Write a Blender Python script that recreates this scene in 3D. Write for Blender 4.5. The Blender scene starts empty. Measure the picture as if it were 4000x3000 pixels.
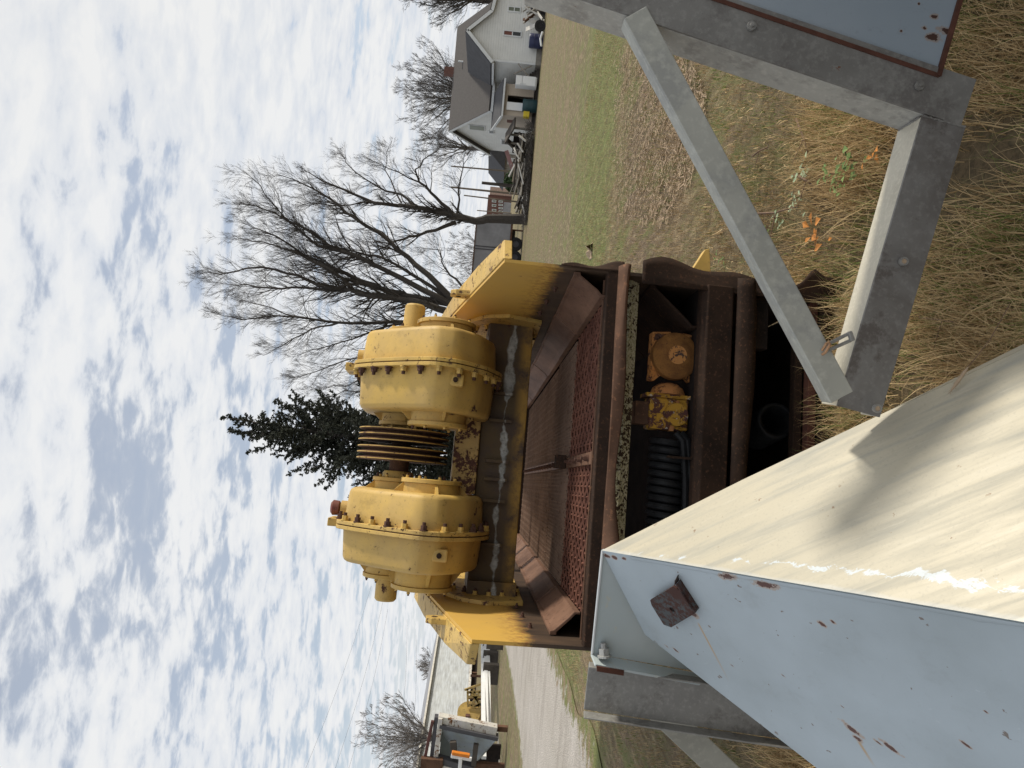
import bpy, math, random
import numpy as np
from mathutils import Vector, Matrix, noise as mnoise
R = math.radians
rng = random.Random(7)
scene = bpy.context.scene
col = scene.collection

# ------------------------------------------------------------------ camera
F, EYE = 2770.0, 1.65
ROLL, PITCH = R(5.0), math.atan(95/F)
fw = np.array([0, math.cos(PITCH), -math.sin(PITCH)])
up0 = np.array([0, math.sin(PITCH), math.cos(PITCH)])
rt0 = np.array([1.0, 0, 0])
LL = math.cos(ROLL)*up0 - math.sin(ROLL)*rt0      # picture-left axis (the camera is held on its side)
UU = math.sin(ROLL)*up0 + math.cos(ROLL)*rt0      # picture-up axis
CAM = np.array([0, 0, EYE])
cd = bpy.data.cameras.new('camera'); cam = bpy.data.objects.new('camera', cd); col.objects.link(cam)
cd.sensor_width = 36; cd.lens = F/4000*36; cd.clip_start = 0.05; cd.clip_end = 3000
cam.matrix_world = Matrix(((-LL[0], UU[0], -fw[0], 0), (-LL[1], UU[1], -fw[1], 0), (-LL[2], UU[2], -fw[2], EYE), (0, 0, 0, 1)))
scene.camera = cam

def ray(px, py): return fw - (px-2000)/F*LL + (1500-py)/F*UU
def W(px, py, d): return CAM + ray(px, py)*d
def at(px, py, axis, val):
    r = ray(px, py); return CAM + r*((val-CAM[axis])/r[axis])
def onplane(px, py, p0, n):
    r = ray(px, py); return CAM + r*((n@(p0-CAM))/(n@r))

# ------------------------------------------------------------------ sky, sun, exposure
SAZ, SEL = R(85), R(33)
S = np.array([math.cos(SEL)*math.sin(SAZ), math.cos(SEL)*math.cos(SAZ), math.sin(SEL)])
scene.view_settings.view_transform = 'Standard'; scene.view_settings.look = 'None'
scene.view_settings.exposure = -0.22; scene.view_settings.gamma = 1.0
try: scene.view_settings.use_curve_mapping = False
except Exception: pass
sd = bpy.data.lights.new('sun', 'SUN'); sun = bpy.data.objects.new('sun', sd); col.objects.link(sun)
sd.energy = 4.4; sd.angle = R(5.0); sd.color = (1.0, 0.93, 0.80)
sun.rotation_euler = Vector(-S).to_track_quat('-Z', 'Y').to_euler()
sun.location = (30, 10, 30)

world = bpy.data.worlds.new('World'); scene.world = world; world.use_nodes = True
def build_world():
    nt = world.node_tree; nt.nodes.clear(); N = nt.nodes.new; lk = nt.links.new
    out = N('ShaderNodeOutputWorld')
    sky = N('ShaderNodeTexSky'); sky.sky_type = 'NISHITA'; sky.sun_disc = False
    sky.sun_elevation = SEL; sky.sun_rotation = SAZ; sky.air_density = 1.0; sky.dust_density = 1.5
    b1 = N('ShaderNodeBackground'); b1.inputs[1].default_value = 0.15; lk(sky.outputs[0], b1.inputs[0])
    b2 = N('ShaderNodeBackground'); b2.inputs[1].default_value = 1.0
    tc = N('ShaderNodeTexCoord'); sx = N('ShaderNodeSeparateXYZ'); lk(tc.outputs['Generated'], sx.inputs[0])
    def m(op, a, b=None, c=None):
        n = N('ShaderNodeMath'); n.operation = op
        for i, v in enumerate((a, b, c)):
            if v is None: continue
            if isinstance(v, (int, float)): n.inputs[i].default_value = v
            else: lk(v, n.inputs[i])
        return n.outputs[0]
    zc = m('MAXIMUM', sx.outputs[2], 0.0)
    den = m('ADD', zc, 0.16)
    u = m('DIVIDE', sx.outputs[0], den); v = m('DIVIDE', sx.outputs[1], den)
    cb = N('ShaderNodeCombineXYZ'); lk(u, cb.inputs[0]); lk(v, cb.inputs[1])
    def noise(scale, det, rough, rot, sc, dist=0.0, off=(0, 0, 0)):
        mp = N('ShaderNodeMapping'); mp.inputs['Rotation'].default_value = (0, 0, rot); mp.inputs['Scale'].default_value = sc
        mp.inputs['Location'].default_value = off
        lk(cb.outputs[0], mp.inputs[0])
        n = N('ShaderNodeTexNoise'); n.inputs['Scale'].default_value = scale; n.inputs['Detail'].default_value = det
        n.inputs['Roughness'].default_value = rough; n.inputs['Distortion'].default_value = dist
        lk(mp.outputs[0], n.inputs[0]); return n.outputs[0]
    big = noise(1.2, 5, 0.55, R(30), (1, 1, 1), 0.3, (3.1, 1.7, 0))
    band = noise(3.9, 8, 0.58, R(28), (0.50, 1.4, 1), 0.35, (0.7, 4.2, 0))
    fine = noise(11.0, 9, 0.58, R(28), (0.8, 1.25, 1), 0.25)
    s = m('ADD', m('ADD', m('MULTIPLY', big, 0.26), m('MULTIPLY', band, 0.45)), m('MULTIPLY', fine, 0.44))
    # x>0 (towards the sun) is more closed
    s = m('ADD', s, m('MULTIPLY', sx.outputs[0], 0.07))
    cover = N('ShaderNodeMapRange'); cover.interpolation_type = 'SMOOTHSTEP'
    cover.inputs[1].default_value = 0.468; cover.inputs[2].default_value = 0.560; cover.inputs[3].default_value = 0.50; cover.inputs[4].default_value = 1.0
    lk(s, cover.inputs[0])
    # low sky is always veiled
    lo = N('ShaderNodeMapRange'); lo.inputs[1].default_value = 0.02; lo.inputs[2].default_value = 0.30
    lo.inputs[3].default_value = 1.0; lo.inputs[4].default_value = 0.0; lk(sx.outputs[2], lo.inputs[0])
    fac = m('MAXIMUM', cover.outputs[0], m('MULTIPLY', lo.outputs[0], 0.95))
    # cloud tone: soft grey undersides, warm towards the sun
    tone = N('ShaderNodeMapRange'); tone.inputs[1].default_value = 0.40; tone.inputs[2].default_value = 0.58
    lk(m('ADD', m('MULTIPLY', fine, 0.55), m('MULTIPLY', band, 0.45)), tone.inputs[0])
    mc = N('ShaderNodeMix'); mc.data_type = 'RGBA'
    mc.inputs[6].default_value = (0.80, 0.85, 0.93, 1); mc.inputs[7].default_value = (1.0, 1.01, 1.02, 1); lk(tone.outputs[0], mc.inputs[0])
    vd = N('ShaderNodeVectorMath'); vd.operation = 'DOT_PRODUCT'; lk(tc.outputs['Generated'], vd.inputs[0]); vd.inputs[1].default_value = tuple(S)
    wr = N('ShaderNodeMapRange'); wr.inputs[1].default_value = 0.45; wr.inputs[2].default_value = 1.0
    wr.inputs[3].default_value = 0.0; wr.inputs[4].default_value = 1.0; lk(vd.outputs['Value'], wr.inputs[0])
    mw = N('ShaderNodeMix'); mw.data_type = 'RGBA'; mw.inputs[7].default_value = (1.0, 0.975, 0.92, 1)
    lk(m('MULTIPLY', wr.outputs[0], 0.55), mw.inputs[0]); lk(mc.outputs[2], mw.inputs[6])
    lk(mw.outputs[2], b2.inputs[0])
    mx = N('ShaderNodeMixShader'); lk(fac, mx.inputs[0]); lk(b1.outputs[0], mx.inputs[1]); lk(b2.outputs[0], mx.inputs[2])
    lk(mx.outputs[0], out.inputs[0])
build_world()

# ------------------------------------------------------------------ materials
class Mat:
    def __init__(s, name, rough=0.7, metal=0.0, spec=0.4):
        s.m = bpy.data.materials.new(name); s.m.use_nodes = True; s.nt = s.m.node_tree
        s.b = s.nt.nodes['Principled BSDF']; s.b.inputs['Roughness'].default_value = rough
        s.b.inputs['Metallic'].default_value = metal; s.b.inputs['Specular IOR Level'].default_value = spec
        tc = s.N('ShaderNodeTexCoord'); s.obj = tc.outputs['Object']
        s.xyz = s.N('ShaderNodeSeparateXYZ'); s.L(s.obj, s.xyz.inputs[0])
    def N(s, t): return s.nt.nodes.new(t)
    def L(s, a, b): s.nt.links.new(a, b)
    def put(s, v, sock):
        if isinstance(v, (int, float)): sock.default_value = v
        elif isinstance(v, (tuple, list)): sock.default_value = tuple(v) + ((1,) if len(v) == 3 and len(sock.default_value) == 4 else ())
        else: s.L(v, sock)
    def math(s, op, a, b=0.0, clamp=False):
        n = s.N('ShaderNodeMath'); n.operation = op; n.use_clamp = clamp; s.put(a, n.inputs[0]); s.put(b, n.inputs[1]); return n.outputs[0]
    def map(s, sc=(1, 1, 1), rot=(0, 0, 0), loc=(0, 0, 0), src=None):
        n = s.N('ShaderNodeMapping'); n.inputs['Scale'].default_value = sc; n.inputs['Rotation'].default_value = rot; n.inputs['Location'].default_value = loc
        s.L(src or s.obj, n.inputs[0]); return n.outputs[0]
    def noise(s, scale, det=4, rough=0.55, src=None, dist=0.0):
        n = s.N('ShaderNodeTexNoise'); n.inputs['Scale'].default_value = scale; n.inputs['Detail'].default_value = det
        n.inputs['Roughness'].default_value = rough; n.inputs['Distortion'].default_value = dist; s.L(src or s.obj, n.inputs[0]); return n.outputs[0]
    def voro(s, scale, src=None, feat='F1'):
        n = s.N('ShaderNodeTexVoronoi'); n.feature = feat; n.inputs['Scale'].default_value = scale; s.L(src or s.obj, n.inputs[0]); return n
    def ramp(s, x, a, b, lo=0.0, hi=1.0):
        n = s.N('ShaderNodeMapRange'); s.put(x, n.inputs[0]); n.inputs[1].default_value = a; n.inputs[2].default_value = b
        n.inputs[3].default_value = lo; n.inputs[4].default_value = hi; return n.outputs[0]
    def mix(s, f, a, b, mode='MIX'):
        n = s.N('ShaderNodeMix'); n.data_type = 'RGBA'; n.blend_type = mode; s.put(f, n.inputs[0]); s.put(a, n.inputs[6]); s.put(b, n.inputs[7]); return n.outputs[2]
    def dot(s, vec, origin=None):
        src = s.obj
        if origin is not None:
            n0 = s.N('ShaderNodeVectorMath'); n0.operation = 'SUBTRACT'; s.L(src, n0.inputs[0]); n0.inputs[1].default_value = tuple(origin); src = n0.outputs[0]
        n = s.N('ShaderNodeVectorMath'); n.operation = 'DOT_PRODUCT'; s.L(src, n.inputs[0]); n.inputs[1].default_value = tuple(vec); return n.outputs['Value']
    def comb(s, a, b, c=0.0):
        n = s.N('ShaderNodeCombineXYZ'); s.put(a, n.inputs[0]); s.put(b, n.inputs[1]); s.put(c, n.inputs[2]); return n.outputs[0]
    def color(s, c): s.put(c, s.b.inputs['Base Color']); return s
    def rough(s, c): s.put(c, s.b.inputs['Roughness']); return s
    def bump(s, h, st=0.3, dist=0.01):
        n = s.N('ShaderNodeBump'); n.inputs['Strength'].default_value = st; n.inputs['Distance'].default_value = dist; s.put(h, n.inputs['Height']); s.L(n.outputs[0], s.b.inputs['Normal']); return s

MM = {}
def simple(name, c, rough=0.75, var=0.25, scale=6, metal=0.0, bump=0.15, sc=(1, 1, 1)):
    m = Mat(name, rough, metal); n = m.noise(scale, 6, 0.6, m.map(sc)); n2 = m.noise(scale*9, 3, 0.6)
    lo = tuple(v*(1-var) for v in c); hi = tuple(min(1, v*(1+var)) for v in c)
    m.color(m.mix(m.math('MULTIPLY', m.ramp(n2, .3, .7), .3), m.mix(m.ramp(n, .3, .7), lo, hi), lo)).bump(n2, bump, .004); MM[name] = m.m; return m.m

painted_chips = None
RUST_D, RUST_M, RUST_L = (0.045, 0.022, 0.017), (0.13, 0.060, 0.043), (0.30, 0.13, 0.055)
def painted(name, base, thr=0.63, chip_scale=7, rust=RUST_M, dirt=(0.16, 0.11, 0.05), dirt_amt=0.5, rough=0.55, sc=(1, 1, 1)):
    m = Mat(name, rough)
    a = m.noise(chip_scale, 8, 0.72, m.map(sc), .4); b = m.noise(chip_scale*5, 5, 0.7)
    s = m.math('ADD', m.math('MULTIPLY', a, .72), m.math('MULTIPLY', b, .28))
    chip = m.ramp(s, thr-.008, thr+.012); halo = m.ramp(s, thr-.07, thr)
    d = m.ramp(m.noise(2.2, 6, .65), .42, .72); d2 = m.ramp(m.noise(60, 3, .6), .62, .72)
    fade = m.ramp(m.noise(3.5, 6, .65), .35, .65); sm = m.ramp(m.noise(5, 7, .75, m.map((1, 1, .35), loc=(2, 8, 3))), .56, .70); gr_n = m.noise(140, 3, .6)
    c = m.mix(fade, base, (base[0]*.80+.03, base[1]*.80+.03, base[2]*.9+.03)); c = m.mix(m.math('MULTIPLY', sm, .35), c, tuple(v*.45 for v in dirt))
    c = m.mix(m.math('MULTIPLY', d, dirt_amt), c, dirt); c = m.mix(m.math('MULTIPLY', d2, .5), c, dirt)
    c = m.mix(m.math('MULTIPLY', halo, .35), c, tuple(v*.6 for v in base))
    rr = m.mix(m.ramp(b, .35, .65), rust, tuple(v*.45 for v in rust))
    m.color(m.mix(chip, c, rr)).rough(m.ramp(chip, 0, 1, rough, .9)).bump(m.math('SUBTRACT', m.math('ADD', m.math('MULTIPLY', b, .25), m.math('MULTIPLY', gr_n, .25)), chip), .4, .002)
    MM[name] = m.m; return m.m
painted('yellow_paint', (0.61, 0.40, 0.098), .605, 7, dirt_amt=.35)
painted('yellow_edge', (0.62, 0.41, 0.10), .565, 16, dirt_amt=.3)
painted('yellow_old', (0.58, 0.23, 0.055), .525, 18, rust=(.10, .045, .03), dirt_amt=.5, rough=.8)
painted('yellow_flaked', (0.62, 0.27, 0.07), .545, 24, rust=(.10, .065, .055), dirt_amt=.2, rough=.8)
painted('yellow_rusty', (0.56, 0.37, 0.11), .515, 10, dirt_amt=.5)
painted('red_plug', (0.16, 0.02, 0.02), .6, 12)

def rusty(name, a, b, c, scale=5, rough=.85, sc=(1, 1, 1)):
    m = Mat(name, rough, 0.0, .18); n = m.noise(scale, 8, .65, m.map(sc)); f = m.noise(scale*12, 5, .7)
    k = m.mix(m.ramp(n, .32, .68), a, b); k = m.mix(m.ramp(f, .55, .7), k, c)
    m.color(k).bump(f, .4, .002); MM[name] = m.m; return m.m
rusty('rust_dark', (.020, .013, .010), (.048, .028, .019), (.10, .050, .030))
rusty('rust_brown', (.065, .036, .024), (.14, .078, .052), (.23, .115, .065), 3.5)
rusty('rust_liner', (.085, .046, .032), (.22, .128, .088), (.065, .035, .025), 3.2, .65, (1, .6, 1))
rusty('rust_mesh', (.085, .036, .027), (.18, .082, .058), (.045, .025, .02), 3)
rusty('rust_mesh_fine', (.17, .115, .085), (.27, .185, .14), (.10, .06, .045), 2)
rusty('cover_rust', (.16, .07, .025), (.34, .16, .045), (.07, .035, .025), 11)
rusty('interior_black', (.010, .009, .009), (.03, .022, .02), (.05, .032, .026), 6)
rusty('rubber_black', (.008, .008, .009), (.020, .021, .023), (.035, .035, .036), 20, .5)
rusty('wood_grey', (.10, .08, .06), (.21, .18, .145), (.07, .055, .04), 4, .9, (1, .15, 1))

# wall: yellow above, black stain below (stain keeps its own ragged edge, drips up and down)
m = Mat('wall_yellow_stained', .6)
st = m.noise(9, 6, .7, m.map((1, 2.2, .6))); fn = m.noise(30, 4, .7)
h = m.math('ADD', m.xyz.outputs[2], m.math('ADD', m.math('MULTIPLY', m.math('SUBTRACT', st, .5), .17), m.math('MULTIPLY', m.math('SUBTRACT', fn, .5), .13)))
stain = m.ramp(h, .215, .275, 1, 0); rst = m.ramp(h, .24, .38, 1, 0)
a = m.noise(10, 8, .72, m.map((1, 1.6, .7))); spot = m.ramp(a, .645, .665)
c = m.mix(m.ramp(m.noise(3, 4, .5), .3, .7), (.60, .365, .072), (.53, .33, .085))
c = m.mix(m.math('MULTIPLY', rst, m.ramp(fn, .45, .6)), c, (.20, .075, .03)); c = m.mix(spot, c, (.14, .06, .035))
c = m.mix(stain, c, m.mix(m.ramp(m.noise(5, 6, .6, m.map((1, 2, .5))), .35, .7), (.035, .024, .018), (.095, .06, .038)))
m.color(c).bump(fn, .2, .002); MM['wall_yellow_stained'] = m.m

# cross beam: grimy yellow with a smear of grey grease
m = Mat('beam_greased', .6)
w = m.noise(3.2, 5, .6, m.map((1, 1, .2))); fn = m.noise(28, 5, .7)
dd = m.math('ABSOLUTE', m.math('SUBTRACT', m.xyz.outputs[2], m.math('ADD', .335, m.math('MULTIPLY', m.math('SUBTRACT', w, .5), .09))))
width = m.math('ADD', .002, m.math('MULTIPLY', m.ramp(m.noise(4.5, 3, .6, m.map((1, .2, .2), loc=(5, 0, 0))),   .46, .68), .034))
gr = m.ramp(m.math('SUBTRACT', m.math('ADD', dd, m.math('MULTIPLY', m.math('SUBTRACT', fn, .5), .03)), width), -.006, .004, 1, 0)
c = m.mix(m.ramp(m.xyz.outputs[2], .235, .29), (.36, .21, .04), (.095, .062, .025))
c = m.mix(m.ramp(m.noise(6, 6, .7), .42, .62), c, (.07, .045, .03))
c = m.mix(gr, c, m.mix(m.ramp(fn, .4, .6), (.22, .22, .20), (.46, .47, .45)))
m.color(c).bump(m.math('ADD', gr, fn), .4, .004); MM['beam_greased'] = m.m

# lichen-speckled beam
m = Mat('lichen_beam', .9)
n = m.noise(62, 3, .6, dist=.8); n2 = m.noise(4, 3, .5)
s_ = m.ramp(m.math('ADD', n, m.math('MULTIPLY', m.math('SUBTRACT', n2, .5), .45)), .455, .50)
m.color(m.mix(s_, (.05, .03, .018), m.mix(m.ramp(m.noise(90, 2), .4, .6), (.56, .52, .38), (.36, .33, .20)))).bump(s_, .5, .002); MM['lichen_beam'] = m.m

# chipped mix for the small drive bracket
m = Mat('bracket_paint', .85)
n = m.noise(16, 7, .75, dist=.6); n2 = m.noise(8, 4, .6)
c = m.mix(m.ramp(n, .47, .52), (.46, .25, .03), (.09, .035, .028)); c = m.mix(m.ramp(m.noise(34, 5, .75), .61, .64), c, (.50, .46, .40))
c = m.mix(m.ramp(n2, .6, .66), c, (.40, .17, .07)); m.color(c).bump(n, .5, .003); MM['bracket_paint'] = m.m

# galvanised steel
def galv(name, a, b, scale=5, sc=(1, 1, 1), dark=(.13, .12, .115)):
    m = Mat(name, .55, .25); n = m.noise(scale, 7, .62, m.map(sc), .5); f = m.noise(scale*14, 4, .65); v = m.voro(scale*16)
    k = m.mix(m.ramp(n, .34, .66), a, b); k = m.mix(m.math('MULTIPLY', m.ramp(m.noise(scale*1.7, 8, .7, m.map(sc, loc=(4, 1, 2))), .52, .6), .75), k, dark)
    k = m.mix(m.ramp(f, .5, .66, 0, .35), k, tuple(min(1, x*1.35) for x in b)); k = m.mix(m.ramp(m.noise(scale*5, 5, .7, m.map(loc=(9, 9, 9))), .70, .73), k, (.16, .07, .04))
    m.color(k).rough(m.ramp(n, .3, .7, .45, .75)).bump(m.math('ADD', f, m.math('MULTIPLY', v.outputs[0], .4)), .25, .0015); MM[name] = m.m
galv('galvanised', (.21, .205, .195), (.29, .285, .265), 5, (1, 1, 1), (.16, .15, .14))
galv('galvanised_rail_shaded', (.13, .12, .112), (.215, .21, .20), 5, (1, 1, 1), (.095, .08, .072))  # rail web: shade on its camera-facing side put into the darker colour
galv('galvanised_shaded', (.17, .165, .155), (.24, .235, .22), 5, (1, 1, 1), (.135, .125, .118))  # darker copy of the steel, shade on the post face painted in
galv('galvanised_brace', (.33, .335, .305), (.43, .43, .385), 3, dark=(.30, .305, .29))
galv('galvanised_flange_lit', (.36, .355, .33), (.46, .45, .41), 4, dark=(.27, .26, .24))  # lighter copy for the post flange, its brighter lighting painted in
galv('galvanised_sunlit', (.50, .47, .38), (.54, .505, .42), 7, dark=(.46, .43, .35))  # rail flange: sunlight put into the colour of the same steel

simple('bluegrey_panel', (.235, .285, .33), .6, .12, 3)
simple('rust_seam', (.09, .035, .022), .9, .4, 20)
simple('siding_white', (.62, .62, .59), .8, .08, 1.5, bump=.05)
simple('siding_tan', (.46, .39, .31), .8, .08, 1.5, bump=.05)
simple('roof_shingle', (.085, .078, .075), .9, .15, 8)
simple('roof_dark', (.065, .065, .07), .9, .2, 3)
simple('trim_white', (.62, .64, .65), .6, .08, 3)
simple('glass_dark', (.025, .03, .032), .15, .2, 2, bump=0)
simple('glass_green', (.13, .15, .11), .3, .2, 2, bump=0)
simple('curtain_brown', (.16, .065, .05), .8, .2, 2, bump=0)
simple('brick_red', (.15, .075, .06), .9, .3, 10)
simple('brick_pale', (.42, .30, .25), .9, .3, 4)
simple('white_paint', (.74, .75, .76), .5, .06, 3)
simple('teal_plastic', (.018, .055, .065), .4, .2, 3)
simple('yellow_plastic', (.65, .50, .03), .4, .1, 3)
simple('blue_plastic', (.025, .032, .09), .4, .2, 3)
simple('trailer_grey', (.28, .28, .295), .5, .35, .5, .3)
simple('trailer_dark', (.07, .07, .08), .6, .2, 2)
simple('tyre_black', (.02, .02, .021), .85, .3, 10)
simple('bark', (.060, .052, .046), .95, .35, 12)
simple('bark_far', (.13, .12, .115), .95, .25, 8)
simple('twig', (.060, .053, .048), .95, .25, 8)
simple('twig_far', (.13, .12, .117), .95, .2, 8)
simple('conifer_needles', (.040, .046, .034), .8, .5, 3, bump=0)
simple('hedge_leaf', (.035, .07, .02), .8, .4, 4, bump=0)
simple('dead_leaf', (.10, .08, .055), .9, .4, 10)
simple('leaf_green', (.17, .26, .07), .6, .35, 9)
simple('leaf_pale', (.34, .42, .26), .6, .25, 9)
simple('leaf_orange', (.50, .20, .04), .7, .4, 9)
simple('stem_brown', (.17, .11, .075), .9, .4, 14)
simple('straw_chaff', (.40, .30, .205), .9, .3, 14)
simple('pole_wood', (.16, .13, .10), .9, .25, 3)
simple('board_white', (.56, .54, .50), .9, .2, 3)
simple('board_grey', (.26, .24, .21), .9, .3, 3)
simple('board_dark', (.07, .06, .052), .9, .4, 3)
simple('sheet_maroon', (.11, .045, .04), .7, .3, 3)
simple('amber_lens', (.60, .19, .02), .35, .15, 8)
simple('cable_black', (.02, .02, .02), .6)
simple('bolt_steel', (.40, .40, .39), .5, .3, 40, .4)
simple('bolt_rust', (.10, .05, .035), .9, .5, 40)
simple('copper_wire', (.42, .24, .13), .5, .3, 20, .3)
painted('yellow_machine', (.55, .37, .10), .6, 5)
painted('white_rusty', (.62, .60, .54), .555, 3, rust=(.24, .11, .05), dirt_amt=.3)
painted('hopper_blue', (.36, .42, .45), .62, 3, rust=(.30, .17, .09), dirt_amt=.3)

# corrugated metal wall
m = Mat('metal_siding', .5, .2); n = m.noise(2.5, 4, .6, m.map((.25, .25, 2))); n2 = m.noise(.5, 4, .6)
wv = m.math('SINE', m.math('MULTIPLY', m.xyz.outputs[0], 26.0))
m.color(m.mix(m.ramp(n, .3, .7), m.mix(m.ramp(n2, .35, .65), (.30, .31, .32), (.42, .43, .42)), (.60, .64, .68))).bump(wv, .5, .03); MM['metal_siding'] = m.m
# corrugated siding boards bump for houses: horizontal laps
def laps(name, src, period):
    m = MM[src].copy(); m.name = name; nt = m.node_tree; tc = nt.nodes.new('ShaderNodeTexCoord'); sx = nt.nodes.new('ShaderNodeSeparateXYZ'); nt.links.new(tc.outputs['Object'], sx.inputs[0])
    a = nt.nodes.new('ShaderNodeMath'); a.operation = 'MULTIPLY'; a.inputs[1].default_value = 1/period; nt.links.new(sx.outputs[2], a.inputs[0])
    b = nt.nodes.new('ShaderNodeMath'); b.operation = 'FRACT'; nt.links.new(a.outputs[0], b.inputs[0])
    bp = nt.nodes.new('ShaderNodeBump'); bp.inputs['Strength'].default_value = 1.0; bp.inputs['Distance'].default_value = .05; bp.invert = True
    nt.links.new(b.outputs[0], bp.inputs['Height']); nt.links.new(bp.outputs[0], nt.nodes['Principled BSDF'].inputs['Normal']); MM[name] = m

# ground
LITTER = at(2540, 560, 2, 0)
m = Mat('grass_ground', .95)
yy = m.xyz.outputs[1]
streak = m.noise(1.1, 5, .65, m.map((.10, .75, 1))); pat = m.noise(.55, 6, .65); fine = m.noise(26, 6, .8); mid = m.noise(5, 5, .7)
g = m.ramp(m.math('ADD', m.math('ADD', m.math('MULTIPLY', streak, .5), m.math('MULTIPLY', pat, .3)), m.math('MULTIPLY', mid, .2)), .44, .55)
dry = m.mix(m.ramp(mid, .35, .65), (.235, .17, .10), (.37, .28, .175)); grn = m.mix(m.ramp(mid, .35, .65), (.085, .115, .028), (.17, .185, .06))
bn = m.noise(1, 5, .7, m.map((.45, .8, 1), loc=(3, 3, 0))); yq = m.math('ADD', yy, m.math('MULTIPLY', m.math('SUBTRACT', bn, .5), 9.0))
band_ = m.math('MULTIPLY', m.ramp(yq, 9.5, 11.5), m.ramp(yq, 15.0, 17.5, 1, 0))
c = m.mix(m.math('MULTIPLY', g, .45), dry, grn); c = m.mix(m.math('MULTIPLY', band_, .85), c, m.mix(m.ramp(mid, .35, .65), (.12, .185, .028), (.20, .26, .055)))
lx = m.math('SUBTRACT', m.xyz.outputs[0], LITTER[0]); ly = m.math('SUBTRACT', yy, LITTER[1]); lt = m.math('ADD', m.math('ADD', m.math('POWER', m.math('MULTIPLY', lx, .62), 2.0), m.math('POWER', m.math('MULTIPLY', ly, .62), 2.0)), m.math('MULTIPLY', m.math('SUBTRACT', bn, .5), 3.0))
c = m.mix(m.ramp(lt, .7, 1.6, .9, 0), c, m.mix(m.ramp(fine, .4, .6), (.15, .10, .065), (.30, .22, .155))); c = m.mix(m.ramp(fine, .45, .62, 0, .75), c, (.09, .065, .038)); c = m.mix(m.ramp(m.noise(60, 4, .7), .58, .68, 0, .55), c, (.40, .32, .20))
g1_ = m.noise(1, 5, .75, m.map((13, 2.6, 1))); g2_ = m.noise(1, 4, .7, m.map((3.2, .8, 1), loc=(7, 3, 0)))
c = m.mix(m.ramp(g1_, .42, .62, 0, .75), c, (.10, .075, .04)); c = m.mix(m.ramp(g1_, .34, .46, .6, 0), c, (.42, .34, .21)); c = m.mix(m.ramp(g2_, .50, .62, 0, .65), c, (.15, .175, .05))
near_ = m.ramp(m.math('ADD', yy, m.math('MULTIPLY', m.math('SUBTRACT', bn, .5), 4.0)), 3.2, 6.0, .75, 0)
c = m.mix(near_, c, m.mix(m.ramp(fine, .4, .6), (.055, .040, .022), (.19, .135, .075)))
m.color(c).bump(m.math('ADD', fine, mid), .8, .04); MM['grass_ground'] = m.m
m = Mat('gravel_road', .95)
n = m.noise(.9, 5, .6, m.map((1, .35, 1))); f = m.noise(34, 5, .8); v = m.voro(42)
c = m.mix(m.ramp(n, .35, .65), (.42, .385, .34), (.53, .49, .45)); c = m.mix(m.ramp(f, .45, .66, 0, .8), c, (.22, .195, .165)); c = m.mix(m.ramp(v.outputs[0], .1, .5, .25, 0), c, (.62, .60, .57))
ea = m.N('ShaderNodeAttribute'); ea.attribute_name = 'e'; en = m.noise(4, 7, .75); tr_ = m.noise(1, 5, .6, m.map((.35, 2.0, 1), rot=(0, 0, R(-62))))
c = m.mix(m.ramp(tr_, .5, .62, 0, .6), c, (.30, .27, .235))
c = m.mix(m.ramp(m.math('ADD', ea.outputs['Fac'], m.math('MULTIPLY', m.math('SUBTRACT', en, .5), .9)), .80, .88), c, m.mix(m.ramp(m.noise(2.5, 5, .7), .42, .56), m.mix(m.ramp(f, .4, .6), (.33, .25, .155), (.15, .11, .06)), (.15, .165, .05)))
m.color(c).bump(m.math('ADD', f, v.outputs[0]), .8, .02); MM['gravel_road'] = m.m
m = Mat('soil', .95); n = m.noise(18, 6, .75); m.color(m.mix(m.ramp(n, .35, .65), (.05, .036, .024), (.15, .105, .065))).bump(n, .8, .03); MM['soil'] = m.m
# blades: random value per blade in attribute t
def blade_mat(name, dry1, dry2, green):
    m = Mat(name, .8); at_ = m.N('ShaderNodeAttribute'); at_.attribute_name = 't'; t = at_.outputs['Fac']
    c = m.mix(m.ramp(t, 0, .7), dry1, dry2); c = m.mix(m.ramp(t, .84, .88), c, green); m.color(c)
    tr = m.N('ShaderNodeBsdfTranslucent'); m.L(c, tr.inputs[0]); mx = m.N('ShaderNodeMixShader'); mx.inputs[0].default_value = .25
    m.L(m.b.outputs[0], mx.inputs[1]); m.L(tr.outputs[0], mx.inputs[2]); m.L(mx.outputs[0], m.nt.nodes['Material Output'].inputs[0]); MM[name] = m.m
blade_mat('blade_dry', (.29, .185, .08), (.74, .56, .31), (.16, .21, .05))
blade_mat('blade_green', (.085, .12, .03), (.20, .23, .075), (.30, .25, .12))
blade_mat('blade_short', (.24, .165, .085), (.50, .38, .22), (.12, .175, .035))

# ------------------------------------------------------------------ mesh tools
def link(o, parent=None):
    col.objects.link(o)
    if parent is not None: o.parent = parent
    return o
def tag(o, label=None, cat=None, group=None, kind=None):
    if label: o['label'] = label
    if cat: o['category'] = cat
    if group: o['group'] = group
    if kind: o['kind'] = kind
    return o
def empty(name, loc, label, cat, group=None, mat=None):
    o = bpy.data.objects.new(name, None); link(o); o.empty_display_size = .2
    if mat is not None: o.matrix_world = mat
    else: o.location = tuple(loc)
    tag(o, label, cat, group); o['_o'] = [float(v) for v in (loc if mat is None else (0, 0, 0))]; return o

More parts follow.
